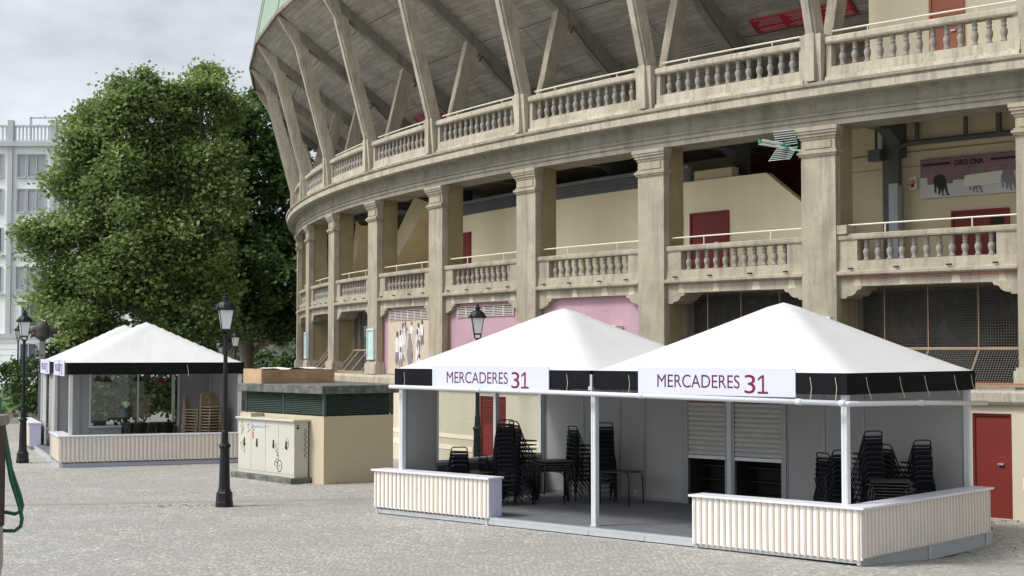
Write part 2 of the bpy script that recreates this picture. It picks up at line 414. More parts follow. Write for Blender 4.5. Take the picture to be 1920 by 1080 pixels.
# columns
for i in range(I0 + 1, I1):
    mb = MB()
    lbox(mb, i, -.38, .38, R - .17, R, 2.64, 6.98)
    lbox(mb, i, -.30, .30, R - .05, R + .025, 6.80, 6.95)
    c = B('column', mb, 'concrete')
    cb = MB()
    for w, rr, z0, z1 in ((.415, .035, 6.66, 6.70), (.44, .06, 6.70, 6.745), (.41, .03, 6.745, 6.78), (.40, .02, 6.98, 7.03), (.43, .05, 7.03, 7.09), (.46, .08, 7.09, 7.14), (.475, .10, 7.14, 7.215)):
        lbox(cb, i, -w, w, R - .17, R + rr, z0, z1)
    obj('capital', cb, mt['concrete'], c)
    pb = MB(); lbox(pb, i, -.45, .45, R - .3, R + .07, 2.29, 2.58); lbox(pb, i, -.42, .42, R - .3, R + .04, 2.58, 2.64)
    obj('pedestal', pb, mt['concrete_pale'], c)
    bb = MB(); lbox(bb, i, -.365, .365, R - .62, R - .17, 2.3, 7.3)
    obj('pier', bb, mt['pier'], c)

# entablature and cornice
mb = MB()
ring(mb, [(R - .75, 7.215), (R + .02, 7.215), (R + .02, 7.32), (R + .045, 7.33), (R + .045, 7.41), (R + .075, 7.42), (R + .085, 7.46), (R + .03, 7.475), (R + .03, 7.66), (R + .07, 7.70), (R + .16, 7.75), (R - .75, 7.75)], I0, I1)
B('entablature', mb, 'concrete_grey')
mb = MB()
ring(mb, [(R - .75, 7.75), (R + .36, 7.75), (R + .37, 7.885), (R + .335, 7.89), (R + .335, 7.925), (R + .40, 7.935), (R + .42, 7.985), (R + .16, 8.05), (R - .75, 8.05)], I0, I1)
B('cornice', mb, 'concrete_pale')
# balusters
BAL = [(.055, 0), (.055, .03), (.035, .045), (.045, .09), (.06, .15), (.055, .20), (.033, .24), (.033, .25), (.045, .26), (.045, .275), (.033, .285), (.038, .31), (.05, .34), (.03, .365), (.05, .38), (.055, .40)]
bal_me = mesh('baluster', MB().lathe(BAL, 10), mt['baluster'], True)
def balus(parent, i, k0, k1, n, r, z, h, real):
    if real:
        for k in range(n):
            o = bpy.data.objects.new('baluster', bal_me); COL.objects.link(o); o.parent = parent
            o.location = pp(i + k0 + (k1 - k0) * (k + .5) / n, r, z); o.scale = (1.15, 1.15, h / .4)
    else:
        mb = MB()
        for k in range(n): mb.lathe([(a * 1.15, b_ * h / .4) for a, b_ in BAL], 6, pp(i + k0 + (k1 - k0) * (k + .5) / n, r, z))
        o = obj('baluster', mb, mt['baluster'], parent, True); o['kind'] = 'stuff'

# lower gallery: spandrel, ledge, balustrade, handrail per bay
def brk(w):   # bracket outline from the column in
    return [(.0, 3.92), (.035, 3.92), (.04, 3.955), (.062, 3.965), (.078, 4.0), (.09, 4.07), (.11, 4.085), (.115, 4.14)]
for i in range(I0 + 1, I1 - 1):
    a, c = i + .088, i + 1 - .088
    real = 0 <= i <= 3
    pts = [(a + x, z) for x, z in brk(0)] + [(i + .5, 4.145)] + [(c - x, z) for x, z in reversed(brk(0))]
    mb = MB(); n = len(pts); ro, ri = R - .10, R - .66
    vs = []
    for q, z in pts: vs += [pp(q, ro, z), pp(q, ro, 4.33), pp(q, ri, z), pp(q, ri, 4.33)]
    fs = []
    for k in range(n - 1):
        o = k * 4; w = o + 4
        fs += [(o, w, w + 1, o + 1), (o + 2, o + 3, w + 3, w + 2), (o, o + 2, w + 2, w), (o + 1, w + 1, w + 3, o + 3)]
    fs += [(0, 1, 3, 2), ((n - 1) * 4, (n - 1) * 4 + 2, (n - 1) * 4 + 3, (n - 1) * 4 + 1)]
    mb.add(vs, fs); B('lintel', mb, 'concrete')
    for q in (.16, .36, .6, .82):
        st = MB(); w = random.uniform(.018, .03); st.add([pp(i + q - w, ro + .004, 4.14 + .008), pp(i + q + w * .9, ro + .004, 4.148), pp(i + q + w * .6, ro + .004, 4.325), pp(i + q - w * .5, ro + .004, 4.325)], [(0, 1, 2, 3)]); B('lime_stain', st, 'patch')
    mb = MB(); ring(mb, [(R - .66, 4.33), (R - .03, 4.33), (R + .015, 4.36), (R + .015, 4.41), (R - .06, 4.44), (R - .08, 4.62), (R - .66, 4.62)], a, c)
    lbox(mb, i, .385, .78, R - .36, R - .09, 4.62, 5.02); lbox(mb, i + 1, -.78, -.385, R - .36, R - .09, 4.62, 5.02)
    ring(mb, [(R - .38, 5.02), (R - .06, 5.02), (R - .05, 5.05), (R - .05, 5.11), (R - .08, 5.13), (R - .38, 5.13)], a, c)
    if i == 0: lbox(mb, 1, -.60, -.385, R - .36, R - .02, 5.13, 5.30)
    bal = B('balustrade', mb, 'concrete')
    balus(bal, i, .185, .815, 11, R - .2, 4.62, .40, real)
    for q in (.18, .38, .62, .84): sp = MB(); lbox(sp, i + q, -.045, .045, R - .03, R + .02, 4.455, 4.485); obj('drain_spout', sp, mt['dark'], bal)
    mb = MB(); mb.tube([pp(i + q, R - .24, 5.31) for q in (.09, .3, .5, .7, .91)], .016, 6)
    for q in (.3, .7): mb.tube([pp(i + q, R - .24, 5.13), pp(i + q, R - .24, 5.31)], .012, 5)
    B('handrail', mb, 'offwhite')
mb = MB(); mb.tube([pp(q, R - .07, 4.295) for q in np.linspace(-.1, .93, 9)], .012, 5); B('pipe', mb, 'terracotta'); mb = MB(); mb.tube([pp(q, R - .07, 4.30) for q in np.linspace(3.1, 4.0, 6)], .010, 5); B('pipe', mb, 'concrete'); mb = MB()
mb.tube([pp(q, R + .12, 2.36) for q in np.linspace(.0, .5, 6)], .015, 5)
B('pipe', mb, 'terracotta')

# gallery floor / ceiling / dark rooms
mb = MB(); pbox(mb, I0, I1, 44.2, R - .62, 4.2, 4.40); B('gallery_floor', mb, 'patch')
mb = MB(); pbox(mb, I0, I1, 44.2, R - .55, 7.66, 7.74); B('ceiling', mb, 'concrete_grey')
mb = MB(); pbox(mb, I0, I1, 43.9, R - .2, 8.05, 8.12); B('gallery_floor', mb, 'concrete_grey')
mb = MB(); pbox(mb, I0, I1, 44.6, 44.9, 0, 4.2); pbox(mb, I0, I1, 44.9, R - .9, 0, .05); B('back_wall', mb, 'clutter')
# ceiling beams with haunches
for i in range(I0 + 1, I1 - 1):
    mb = MB(); mb.prism([(46.22, 7.64), (R - .6, 7.64), (R - .6, 7.2), (R - .8, 7.42), (46.9, 7.42), (46.5, 7.2), (46.22, 6.9)], lambda r, z: lp(i, -.14, r, z), lambda r, z: lp(i, .14, r, z)); B('ceiling_beam', mb, 'darkgrey')

# walls inside the first gallery
rw = 46.2
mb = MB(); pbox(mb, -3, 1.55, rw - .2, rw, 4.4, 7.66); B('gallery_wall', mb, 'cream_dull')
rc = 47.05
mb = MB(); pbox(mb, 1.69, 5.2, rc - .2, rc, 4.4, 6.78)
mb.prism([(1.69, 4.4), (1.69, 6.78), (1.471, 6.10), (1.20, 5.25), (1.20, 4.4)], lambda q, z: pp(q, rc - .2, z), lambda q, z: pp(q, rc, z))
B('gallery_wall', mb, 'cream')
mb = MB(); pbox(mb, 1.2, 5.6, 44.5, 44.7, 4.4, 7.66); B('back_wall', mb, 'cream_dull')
mb = MB(); pbox(mb, 1.90, 2.27, 44.7, 44.95, 4.4, 7.6); B('panel', mb, 'darkred')
for q, z in ((1.72, 6.55), (1.80, 6.62), (1.70, 6.45), (1.86, 6.5), (1.63, 6.35), (1.92, 6.7)): mb = MB().lathe([(.0, 0), (.05, .0), (.05, .06), (.0, .06)], 8, pp(q + .28, 44.98, z - .1), cap=False); B('spot', mb, 'duct')
# louvre band above the cream wall
mb = MB(); pbox(mb, 2.24, 5.2, rc - .12, rc - .06, 6.78, 7.16)
for k in range(5): pbox(mb, 2.24, 5.2, rc - .06, rc + .02, 6.80 + k * .056, 6.822 + k * .056)
pbox(mb, 2.24, 5.2, rc - .06, rc + .03, 7.08, 7.17)
B('louvre_band', mb, 'steelgrey')
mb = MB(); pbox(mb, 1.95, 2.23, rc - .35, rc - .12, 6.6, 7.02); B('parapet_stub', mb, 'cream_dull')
for i0, i1, z1 in ((4.56, 4.79, 6.24), (2.30, 2.42, 6.2), (1.955, 2.215, 6.0)): door(i0, i1, 4.41, z1, rc + .02)
door(.435, .71, 4.41, 5.68, rw + .02, mat='red')
mb = MB(); pbox(mb, .45, .52, rw + .021, rw + .03, 4.41, 5.6); B('doorway', mb, 'dark')
# grey steel stanchion, duct, conduits in the nearest bay
mb = MB(); pbox(mb, 1.0, 1.085, rw, rw + .16, 4.4, 7.6, .05); B('stanchion', mb, 'batten_grey')
mb = MB(); lbox(mb, 1.0, -.10, .10, rw + .16, rw + .34, 4.4, 6.35); B('duct', mb, 'duct')
mb = MB()
mb.tube([pp(.985, rw + .25, 6.3), pp(.985, rw + .25, 7.08), pp(.93, rw + .22, 7.16), pp(.6, rw + .2, 7.16), pp(.2, rw + .2, 7.16), pp(-.5, rw + .2, 7.16)], .06, 8)
for q in (.88, .45, .62): mb.tube([pp(q, rw + .2, 7.16), pp(q, rw + .2, 7.6)], .045 if q > .5 else .06, 6)
mb.tube([pp(1.10, rw + .3, 7.6), pp(1.10, rw + .3, 7.05)], .03, 6)
B('conduit', mb, 'darkgrey'); mb = MB()
lbox(mb, 1.10, -.14, .14, rw + .2, rw + .4, 6.85, 7.08)
B('junction_box', mb, 'darkgrey')
mb = MB(); mb.tube([pp(1.55, rw + .7, 5.35), pp(1.25, rw + .7, 4.95), pp(1.0, rw + .7, 4.6)], .05, 6); B('stair_rail', mb, 'red')
mb = MB(); pbox(mb, -1, 1.5, rw, rw + .012, 7.0, 7.03); pbox(mb, -1, 1.5, rw, rw + .01, 6.70, 6.715); B('wall_moulding', mb, 'pier')
# stair flights in the far bays
mb = MB()
for i in (5.2, 7.2):
    mb.prism([(.2, 7.6), (1.9, 4.4), (1.55, 4.4), (-.1, 7.3)], lambda q, z: pp(i + q, 46.2, z), lambda q, z: pp(i + q, R - 1.9, z))
B('stair_flight', mb, 'cream_dull')
mb = MB(); pbox(mb, 5.0, 6.0, rw - .2, rw, 4.4, 7.3); pbox(mb, 6.9, 7.4, rw, rw + .5, 4.4, 6.2); pbox(mb, 6.9, 12, 45.2, 45.4, 4.4, 7.66); B('gallery_wall', mb, 'cream_dull')
mb = MB(); a_ = Vector(pp(5.86, 47.35, 6.75)); b_ = Vector(pp(6.08, 47.35, 6.17)); d_ = (b_ - a_)
mb.tube([a_, b_], .05, 6); B('strip_light', mb, 'duct')
mb = MB(); lbox(mb, 4.27, -.10, .10, R - 1.3, R - 1.1, 4.4, 7.6); B('steel_post', mb, 'duct')
# bulkhead lamps
for q in (2.62, 3.72, 4.3):
    mb = MB().lathe([(.02, .12), (.05, .1), (.09, 0), (.06, -.05), (.0, -.07)], 8, pp(q, 47.8, 7.48), cap=False); B('bulkhead_lamp', mb, 'duct')

# ground-floor openings
def uvquad(name, grid, uvs, mat, parent=bull):
    vs = [p for row in grid for p in row]; n = len(grid[0]); fs = []; us = []
    for j in range(len(grid) - 1):
        for k in range(n - 1):
            q = (j * n + k, j * n + k + 1, (j + 1) * n + k + 1, (j + 1) * n + k); fs.append(q)
    me = bpy.data.meshes.new(name); me.from_pydata(vs, [], fs); l = me.uv_layers.new(name='UVMap')
    flat = [u for row in uvs for u in row]
    for lo in me.loops: l.data[lo.index].uv = flat[lo.vertex_index]
    me.materials.append(mt[mat]); o = bpy.data.objects.new(name, me); COL.objects.link(o); o.parent = parent; return o
ML = DTH * R
def panel_grid(i0, i1, prof, n=4):
    g_, u_ = [], []; s = 0
    for k, (r, z) in enumerate(prof):
        if k: s += math.hypot(r - prof[k - 1][0], z - prof[k - 1][1])
        g_.append([pp(i0 + (i1 - i0) * q / n, r, z) for q in range(n + 1)]); u_.append([((i0 + (i1 - i0) * q / n) * 4.28, s) for q in range(n + 1)])
    return g_, u_
for i in (-2, -1, 0, 1, 5, 6, 7, 8, 9, 10, 11):
    a, c = i + .10, i + .90
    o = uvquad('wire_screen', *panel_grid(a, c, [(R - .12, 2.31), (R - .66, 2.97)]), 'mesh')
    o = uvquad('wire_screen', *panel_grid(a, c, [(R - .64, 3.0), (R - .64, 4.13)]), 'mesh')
    fr = MB(); pbox(fr, a, c, R - .68, R - .62, 2.95, 3.0)
    ring(fr, [(R - .16, 2.30), (R - .09, 2.30), (R - .09, 2.36), (R - .16, 2.36)], a, c)
    for q in (.1, .32, .55, .76, .9):
        fr.tube([pp(i + q, R - .12, 2.33), pp(i + q, R - .66, 2.97)], .02, 4)
        fr.tube([pp(i + q, R - .64, 2.98), pp(i + q, R - .64, 4.2)], .012, 4)
    obj('screen_frame', fr, M('faded timber batten', (.30, .22, .15), .8, .15, 3) if 'batten' not in mt else mt['batten'], o)
    mt.setdefault('batten', fr and o.children[0].data.materials[0])
    sl = MB(); pbox(sl, i - .01, i + .095, R - .9, R - .6, 2.3, 4.2); pbox(sl, i + .905, i + 1.01, R - .9, R - .6, 2.3, 4.2); pbox(sl, i, i + 1, R - .9, R - .66, 4.14, 4.22)
    B('reveal', sl, 'concrete_grey')
for i, vent in ((2, 0), (3, 1), (4, 1)):
    mb = MB(); pbox(mb, i + .06, i + .94, R - .4, R - .24, 2.3, 4.33); pan = B('wall_panel', mb, 'pink')
    if vent:
        vb = MB(); v0, v1 = (.19, .81)
        pbox(vb, i + v0, i + v1, R - .24, R - .232, 3.80, 4.06); vt = obj('vent', vb, mt['dark'], pan)
        lv = MB()
        for k in range(7): pbox(lv, i + v0, i + v1, R - .232, R - .205, 3.795 + k * .042, 3.812 + k * .042)
        for k in range(7): q = i + v0 + (v1 - v0) * k / 6; lbox(lv, q, -.012, .012, R - .232, R - .20, 3.79, 4.065)
        obj('vent_blade', lv, mt['vent'], vt)
# mural of runners on the third painted panel
i = 4
mb = MB(); pbox(mb, i + .19, i + .84, R - .24, R - .232, 2.30, 3.78); mur = B('mural', mb, 'mural'); mur['label'] = 'faded mural of white clad runners around a dark bull'
def flat(poly, mat, nm, lift):   # poly in (metres from bay left going right, z)
    mb = MB(); n = len(poly)
    F = lambda r: [lp(i + .5, -x + 1.38, r, z) for x, z in poly]
    mb.add(F(R - .2755 + .05 + lift), [tuple(range(n))]); return obj(nm, mb, mt[mat], mur)
def ell(cx, cz, a, b_, n=10): return [(cx + a * math.cos(2 * PI * k / n), cz + b_ * math.sin(2 * PI * k / n)) for k in range(n)]
def runner(x, z, s, k=0, shirt='mur_white'):
    rr = random.Random(k)
    flat([(x - .13 * s, z), (x - .17 * s, z + .42 * s), (x - .05 * s, z + .55 * s), (x + .08 * s, z + .52 * s), (x + .16 * s, z + .36 * s), (x + .12 * s, z)], shirt, 'painted_runner', .0)
    flat([(x - .12 * s, z + .02 * s), (x - .16 * s, z - .28 * s), (x - .04 * s, z - .5 * s), (x + .02 * s, z - .1 * s), (x + .10 * s, z - .42 * s), (x + .17 * s, z - .36 * s), (x + .11 * s, z + .02 * s)], rr.choice(('mur_white', 'mur_grey')), 'painted_runner', .002)
    flat(ell(x + .01 * s, z + .64 * s, .075 * s, .11 * s), 'mur_skin', 'painted_head', .003)
    flat([(x + .1 * s, z + .45 * s), (x + .3 * s, z + .25 * s + rr.uniform(-.1, .1)), (x + .33 * s, z + .3 * s), (x + .15 * s, z + .5 * s)], shirt, 'painted_arm', .001)
for k, (x, z, s) in enumerate(((.62, 2.95, .62), (.86, 3.05, .55), (1.0, 3.25, .5), (1.18, 3.38, .45), (1.6, 3.4, .42), (2.05, 3.28, .5), (2.0, 3.0, .62), (2.28, 3.4, .45), (.88, 2.5, .65), (2.1, 2.45, .5), (1.02, 3.42, .38))): runner(x, z - .05, s * 1.28, k, 'mur_grey' if k in (3, 8) else 'mur_white')
flat([(1.32, 2.32), (1.38, 2.6), (1.28, 2.85), (1.36, 3.05), (1.42, 3.35), (1.38, 3.42), (1.50, 3.40), (1.62, 3.42), (1.58, 3.34), (1.64, 3.05), (1.70, 2.85), (1.62, 2.6), (1.66, 2.32), (1.58, 2.32), (1.54, 2.58), (1.46, 2.58), (1.42, 2.32)], 'mur_grey', 'painted_bull', .004)

# upper gallery balustrade, piers, struts, ribs
SO = lambda r: 13.4 - .757 * (51 - r)
for i in range(I0 + 1, I1 - 1):
    a, c = i + .058, i + 1 - .058
    real = 0 <= i <= 3
    mb = MB(); ring(mb, [(R - .14, 8.05), (R + .13, 8.05), (R + .11, 8.13), (R + .07, 8.14), (R + .07, 8.32), (R - .14, 8.32)], a, c)
    ring(mb, [(R - .14, 8.76), (R + .11, 8.76), (R + .13, 8.79), (R + .13, 8.87), (R + .09, 8.90), (R - .14, 8.90)], a, c)
    lbox(mb, i, .245, .36, R - .1, R + .07, 8.32, 8.76); lbox(mb, i + 1, -.36, -.245, R - .1, R + .07, 8.32, 8.76)
    bal = B('balustrade', mb, 'concrete_pale')
    balus(bal, i, .10, .90, 13, R - .01, 8.32, .44, real)
    mb = MB(); mb.tube([pp(i + q, R - .05, 9.02) for q in (.07, .3, .5, .7, .93)], .018, 6)
    for q in (.25, .75): mb.tube([pp(i + q, R - .05, 8.9), pp(i + q, R - .05, 9.02)], .012, 5)
    B('handrail', mb, 'offwhite')
for i in range(I0 + 1, I1):
    mb = MB()
    mb.hexa([lp(i, -.19, R - .25, 8.05), lp(i, .19, R - .25, 8.05), lp(i, .19, R + .16, 8.05), lp(i, -.19, R + .16, 8.05), lp(i, -.235, R - .25, 8.96), lp(i, .235, R - .25, 8.96), lp(i, .235, R + .24, 8.96), lp(i, -.235, R + .24, 8.96)])
    lbox(mb, i, -.10, .10, R + .1, R + .27, 8.06, 8.98)
    p = B('strut', mb, 'concrete_pale')
    s = MB(); s.prism([(R + .2, 8.96), (50.42, 12.42), (51.0, 13.34), (50.3, SO(50.3) + .05), (49.7, SO(49.7) + .05), (50.08, 12.34), (R - .09, 8.96)], lambda r, z: lp(i, -.12, r, z), lambda r, z: lp(i, .12, r, z))
    s.prism([(R + .255, 8.96), (50.475, 12.42), (51.03, 13.30), (50.9, 13.3), (50.35, 12.42), (R + .1, 8.96)], lambda r, z: lp(i, -.075, r, z), lambda r, z: lp(i, .075, r, z))
    obj('outer_strut', s, mt['concrete_pale'], p)
    s = MB(); s.prism([(48.02, SO(48.02) - .1), (48.36, SO(48.36) - .1), (R - .14, 8.10), (R - .42, 8.10)], lambda r, z: lp(i, -.11, r, z), lambda r, z: lp(i, .11, r, z))
    obj('inner_strut', s, mt['concrete'], p)
    s = MB(); s.prism([(50.4, SO(50.4)), (50.3, SO(50.3) - .34), (48.2, SO(48.2) - .32), (47.6, SO(47.6) - .42), (46.4, SO(46.4) - .5), (45.0, SO(45.) - .5), (44.4, SO(44.4))], lambda r, z: lp(i, -.13, r, z), lambda r, z: lp(i, .13, r, z))
    obj('rib', s, mt['concrete_grey'], p)
# soffit slab with board marks (one straight facet per bay)
rows = np.linspace(51.03, 44.0, 5)
vs = []; uvs = []; fs = []
idx = list(range(I0, I1 + 1))
for r in rows:
    for i in idx: vs.append(pp(i, r, SO(r))); uvs.append((i * 4.28, (51.03 - r) * 1.254))
n = len(idx)
for j in range(len(rows) - 1):
    for k in range(n - 1): fs.append((j * n + k, j * n + k + 1, (j + 1) * n + k + 1, (j + 1) * n + k))
o = uvquad('soffit', [[vs[j * n + k] for k in range(n)] for j in range(len(rows))], [[uvs[j * n + k] for k in range(n)] for j in range(len(rows))], 'soffit')
mb = MB(); ring(mb, [(51.035, 13.45), (51.04, 13.36), (51.10, 13.36), (51.09, 13.50), (51.0, 13.56), (44.0, SO(44) + .4), (44.0, SO(44) + .05)], I0, I1, 1); B('rim', mb, 'concrete_grey')
mb = MB(); ring(mb, [(51.03, 13.52), (50.45, 16.8), (50.2, 16.8), (50.7, 13.52)], I0, I1, 1)
B('parapet', mb, 'green_wall')
mb = MB()
for i in range(I0 + 1, I1):
    mb.prism([(51.06, 13.52), (50.48, 16.8), (50.4, 16.8), (50.9, 13.52)], lambda r, z: lp(i, -.03, r, z), lambda r, z: lp(i, .03, r, z))
B('parapet_rib', mb, 'green_wall')
mb = MB(); pbox(mb, I0, I1, 44.0, 44.3, 8.1, 17.5, 1); B('back_wall', mb, 'concrete_grey')
mb = MB(); pbox(mb, I0, I1, 45.4, 45.6, 8.12, SO(45.6) - .02, .5); B('gallery_wall', mb, 'concrete_grey')
mb = MB(); pbox(mb, -3, .985, 47.3, 47.5, 8.12, SO(47.5) + .1, .25); pbox(mb, .93, .985, 45.6, 47.3, 8.12, SO(45.6) + .2); B('gallery_wall', mb, 'cream')
door(.50, .65, 8.13, 9.75, 47.52, mat='terracotta')
for a, c in ((1.36, 1.63), (1.68, 1.95)):
    door(a, c, 8.13, 9.0, 45.63)
# leaning rib streaks of lime on the soffit ribs, conduit along the soffit
mb = MB(); mb.tube([pp(q, 46.15, SO(46.15) - .07) for q in np.linspace(1.22, 1.82, 7)] + [pp(1.87, 46.1, SO(46.1) - .12), pp(1.88, 45.75, 9.2), pp(1.88, 45.72, 8.4)], .028, 6); B('conduit', mb, 'darkgrey')
mb = MB(); mb.tube([pp(q, 46.0, SO(46.0) - .07) for q in np.linspace(1.22, 1.78, 7)] + [pp(1.83, 45.95, SO(45.95) - .12), pp(1.835, 45.75, 9.0), pp(1.835, 45.72, 8.4)], .024, 6); B('conduit', mb, 'darkgrey')
for i in (2, 3, 4, 5, 6):
    mb = MB(); mb.tube([lp(i, -.16, 48.0, SO(48.) - .38), lp(i, -.16, 47.6, SO(47.6) - .5), lp(i, -.16, 46.4, SO(46.4) - .56), lp(i, -.16, 45.4, SO(45.4) - .5)], .022, 5)
    mb.tube([lp(i, -.16, 48.0, SO(48.) - .38), lp(i, -.2, 48.1, SO(48.) - .55)], .03, 5); B('conduit', mb, 'darkgrey')

# ---- things hung on the bullring (world coordinates)
def W(i, r, z): p = pp(i, r, z); return (p[0] + CX, p[1] + CY, p[2])
def WL(i, t, r, z): p = lp(i, t, r, z); return (p[0] + CX, p[1] + CY, p[2])
def wallframe(i, r, z):
    """thing-local frame: x to the viewer's right along the wall, -y out of the wall"""
    a = th(i); return W(i, r, z), a + PI / 2
def wallthing(name, label, cat, i, r, z, group=None):
    loc, rz = wallframe(i, r, z); return thing(name, label, cat, loc, rz, group)
def textmesh(txt, size, M4, mat, sx=1., name='lettering', bold=0.):
    cu = bpy.data.curves.new('t', 'FONT'); cu.body = txt; cu.size = size; cu.align_x = 'CENTER'; cu.align_y = 'CENTER'; cu.offset = bold; cu.extrude = .0015
    to = bpy.data.objects.new('t', cu); COL.objects.link(to)
    bpy.context.view_layer.update()
    me = bpy.data.meshes.new_from_object(to.evaluated_get(bpy.context.evaluated_depsgraph_get()))
    bpy.data.objects.remove(to); bpy.data.curves.remove(cu)
    me.transform(Matrix.Diagonal((sx, 1, 1, 1))); me.transform(M4); me.name = name
    me.materials.clear(); me.materials.append(mat); return me
FACE = Matrix.Rotation(PI / 2, 4, 'X')
def fit(me, x0, x1, z0, z1, y):
    a = np.array([v.co[:] for v in me.vertices]); lo, hi = a.min(0), a.max(0)
    for v in me.vertices:
        v.co = (x0 + (v.co[0] - lo[0]) / (hi[0] - lo[0]) * (x1 - x0), y + (v.co[1] - lo[1]), z0 + (v.co[2] - lo[2]) / (hi[2] - lo[2]) * (z1 - z0))
    return me

# display cases
casewhere = {0: 'beside the red street door', 1: 'on the broad column behind the L-shaped counter tent', 3: 'on the column between two pink panels', 5: 'on the column next to the runners mural', 7: 'on the narrow column close to the trees'}
for i in (1, 3, 5, 7):
    t = wallthing('display_case', 'pale blue framed notice case ' + casewhere[i], 'notice case', i, R, 2.70, 'notice cases on the columns')
    mb = MB()
    for x0, x1, z0, z1 in ((-.27, -.22, 0, .88), (.22, .27, 0, .88), (-.22, .22, 0, .05), (-.22, .22, .83, .88)): mb.box(x0, x1, -.07, -.002, z0, z1)
    obj('frame', mb, mt['case_frame'], t)
    obj('sheet', MB().box(-.22, .22, -.04, -.004, .05, .83), mt['case_sheet'], t)
    mb = MB()
    for k in range(3): mb.box(-.15, .15 - .06 * k, -.043, -.041, .14 + k * .035, .15 + k * .035)
    mb.box(-.14, .14, -.043, -.041, .5, .52); mb.box(-.1, .1, -.043, -.041, .3, .45)
    obj('print', mb, mt['case_frame'], t)

# bull banner and hand sign
t = wallthing('banner', 'wide mauve and grey banner of bulls hung above the red doorway', 'banner', .60, 46.24, 6.02)
mb = MB().box(-1.13, 1.13, -.025, 0, 0, .80); obj('panel', mb, mt['bannergrey'], t)
mb = MB(); mb.box(-1.13, 1.13, -.03, -.026, .42, .80); mb.box(-.72, -.43, -.03, -.026, .27, .42); mb.box(-.43, -.05, -.03, -.026, .33, .42); mb.box(-.98, -.72, -.03, -.026, .27, .42)
obj('print', mb, mt['bannerpurple'], t)
mb = MB()
for x0 in (-1.08, .37, 1.08): mb.box(x0, x0 + (.6 if x0 < 1 else .05), -.034, -.031, .655, .70)
obj('heading', mb, mt['bullblack'], t)
mb = MB()
for x0 in (-1.08, -.38, .33):
    mb.box(x0, x0 + .58, -.034, -.031, .735, .75)
    for k in range(5): mb.box(x0, x0 + .3 - .02 * (k % 3), -.033, -.031, .60 - k * .035, .612 - k * .035); mb.box(x0 + .32, x0 + .6, -.033, -.031, .585 - k * .035, .597 - k * .035)
obj('small_print', mb, mt['mur_grey'], t)
me = textmesh('GIRO ONA', .15, Matrix.Translation((-.09, -.032, .665)) @ FACE, mt['bullblack'], .82, bold=.006); obj('lettering', me, None, t)
def bull(x, mat, s=1., nm='bull_print'):
    mb = MB()
    P = [(-.13, .2), (-.15, .3), (-.12, .36), (-.06, .385), (-.075, .41), (-.04, .40), (0, .41), (.04, .40), (.07, .42), (.06, .385), (.1, .36), (.13, .25), (.15, .1), (.17, -.0), (.21, -.05), (.15, -.055), (.12, .03), (.09, .12), (.06, -.0), (.11, -.04), (.05, -.05), (.02, .1), (.0, .02), (.0, -.02), (-.04, -.02), (-.04, .1), (-.09, .16), (-.08, .02), (-.12, .02)]
    n = len(P)
    mb.add([(x + a * s, -.036, .08 + c * s * .95) for a, c in P], [tuple(range(n))]); return obj(nm, mb, mt[mat], t)
bull(-.70, 'bullblack'); bull(.03, 'bullgrey', .9); bull(.72, 'bullgrey', 1.0)
mb = MB(); mb.add([(-.2, -.039, .17), (.55, -.039, .2), (.62, -.039, .44), (-.17, -.039, .40)], [(0, 1, 2, 3)]); obj('white_sheet_print', mb, mt['offwhite'], t)
t = wallthing('hand_sign', 'small white plate with a red hand beside the bull banner', 'sign', .93, 46.23, 6.22)
obj('plate', MB().box(-.09, .09, -.015, 0, 0, .27), mt['offwhite'], t)
mb = MB(); mb.add([(-.035, -.018, .05), (.035, -.018, .05), (.04, -.018, .12), (-.04, -.018, .12)], [(0, 1, 2, 3)])
for a0, x0, l in ((.75, -.04, .07), (.25, -.028, .1), (.0, -.004, .11), (-.22, .02, .1), (-.5, .038, .08)):
    d = Vector((-math.sin(a0), 0, math.cos(a0))); e = Vector((math.cos(a0), 0, math.sin(a0))) * .009; o_ = Vector((x0, -.0185, .115 if x0 > -.04 else .085))
    mb.add([o_ - e, o_ + e, o_ + e + d * l, o_ - e + d * l], [(0, 1, 2, 3)])
obj('hand', mb, mt['redsign'], t)
# red notices lying along the soffit
def soffit_sign(i0, i1, r0, r1, label, rows=True):
    im = (i0 + i1) / 2; rm = (r0 + r1) / 2
    loc = W(im, rm, SO(rm) - .03); t = thing('notice', label, 'notice', loc)
    def q(i, r, d): p = W(i, r, SO(r) - d); return (p[0] - loc[0], p[1] - loc[1], p[2] - loc[2])
    mb = MB(); mb.hexa([q(i0, r0, .05), q(i1, r0, .05), q(i1, r1, .05), q(i0, r1, .05), q(i0, r0, .02), q(i1, r0, .02), q(i1, r1, .02), q(i0, r1, .02)])
    obj('board', mb, mt['redsign'], t)
    mb = MB(); rr = random.Random(3)
    for k in range(3):
        for l in range(9):
            a = i0 + (i1 - i0) * (.03 + .33 * k); c = a + (i1 - i0) * rr.uniform(.2, .28); u = .08 + l * .1
            if l in (3,): continue
            mb.add([q(a, r0 + (r1 - r0) * u, .053), q(c, r0 + (r1 - r0) * u, .053), q(c, r0 + (r1 - r0) * (u + .035), .053), q(a, r0 + (r1 - r0) * (u + .035), .053)], [(0, 1, 2, 3)])
    obj('printed_lines', mb, mt['palepink'], t)
soffit_sign(1.19, 1.84, 46.55, 46.86, 'long crimson notice board printed with pale lines under the sloping stand, near the upper door')
soffit_sign(5.22, 5.80, 46.55, 46.9, 'smaller crimson notice under the sloping stand, seen between two leaning struts')

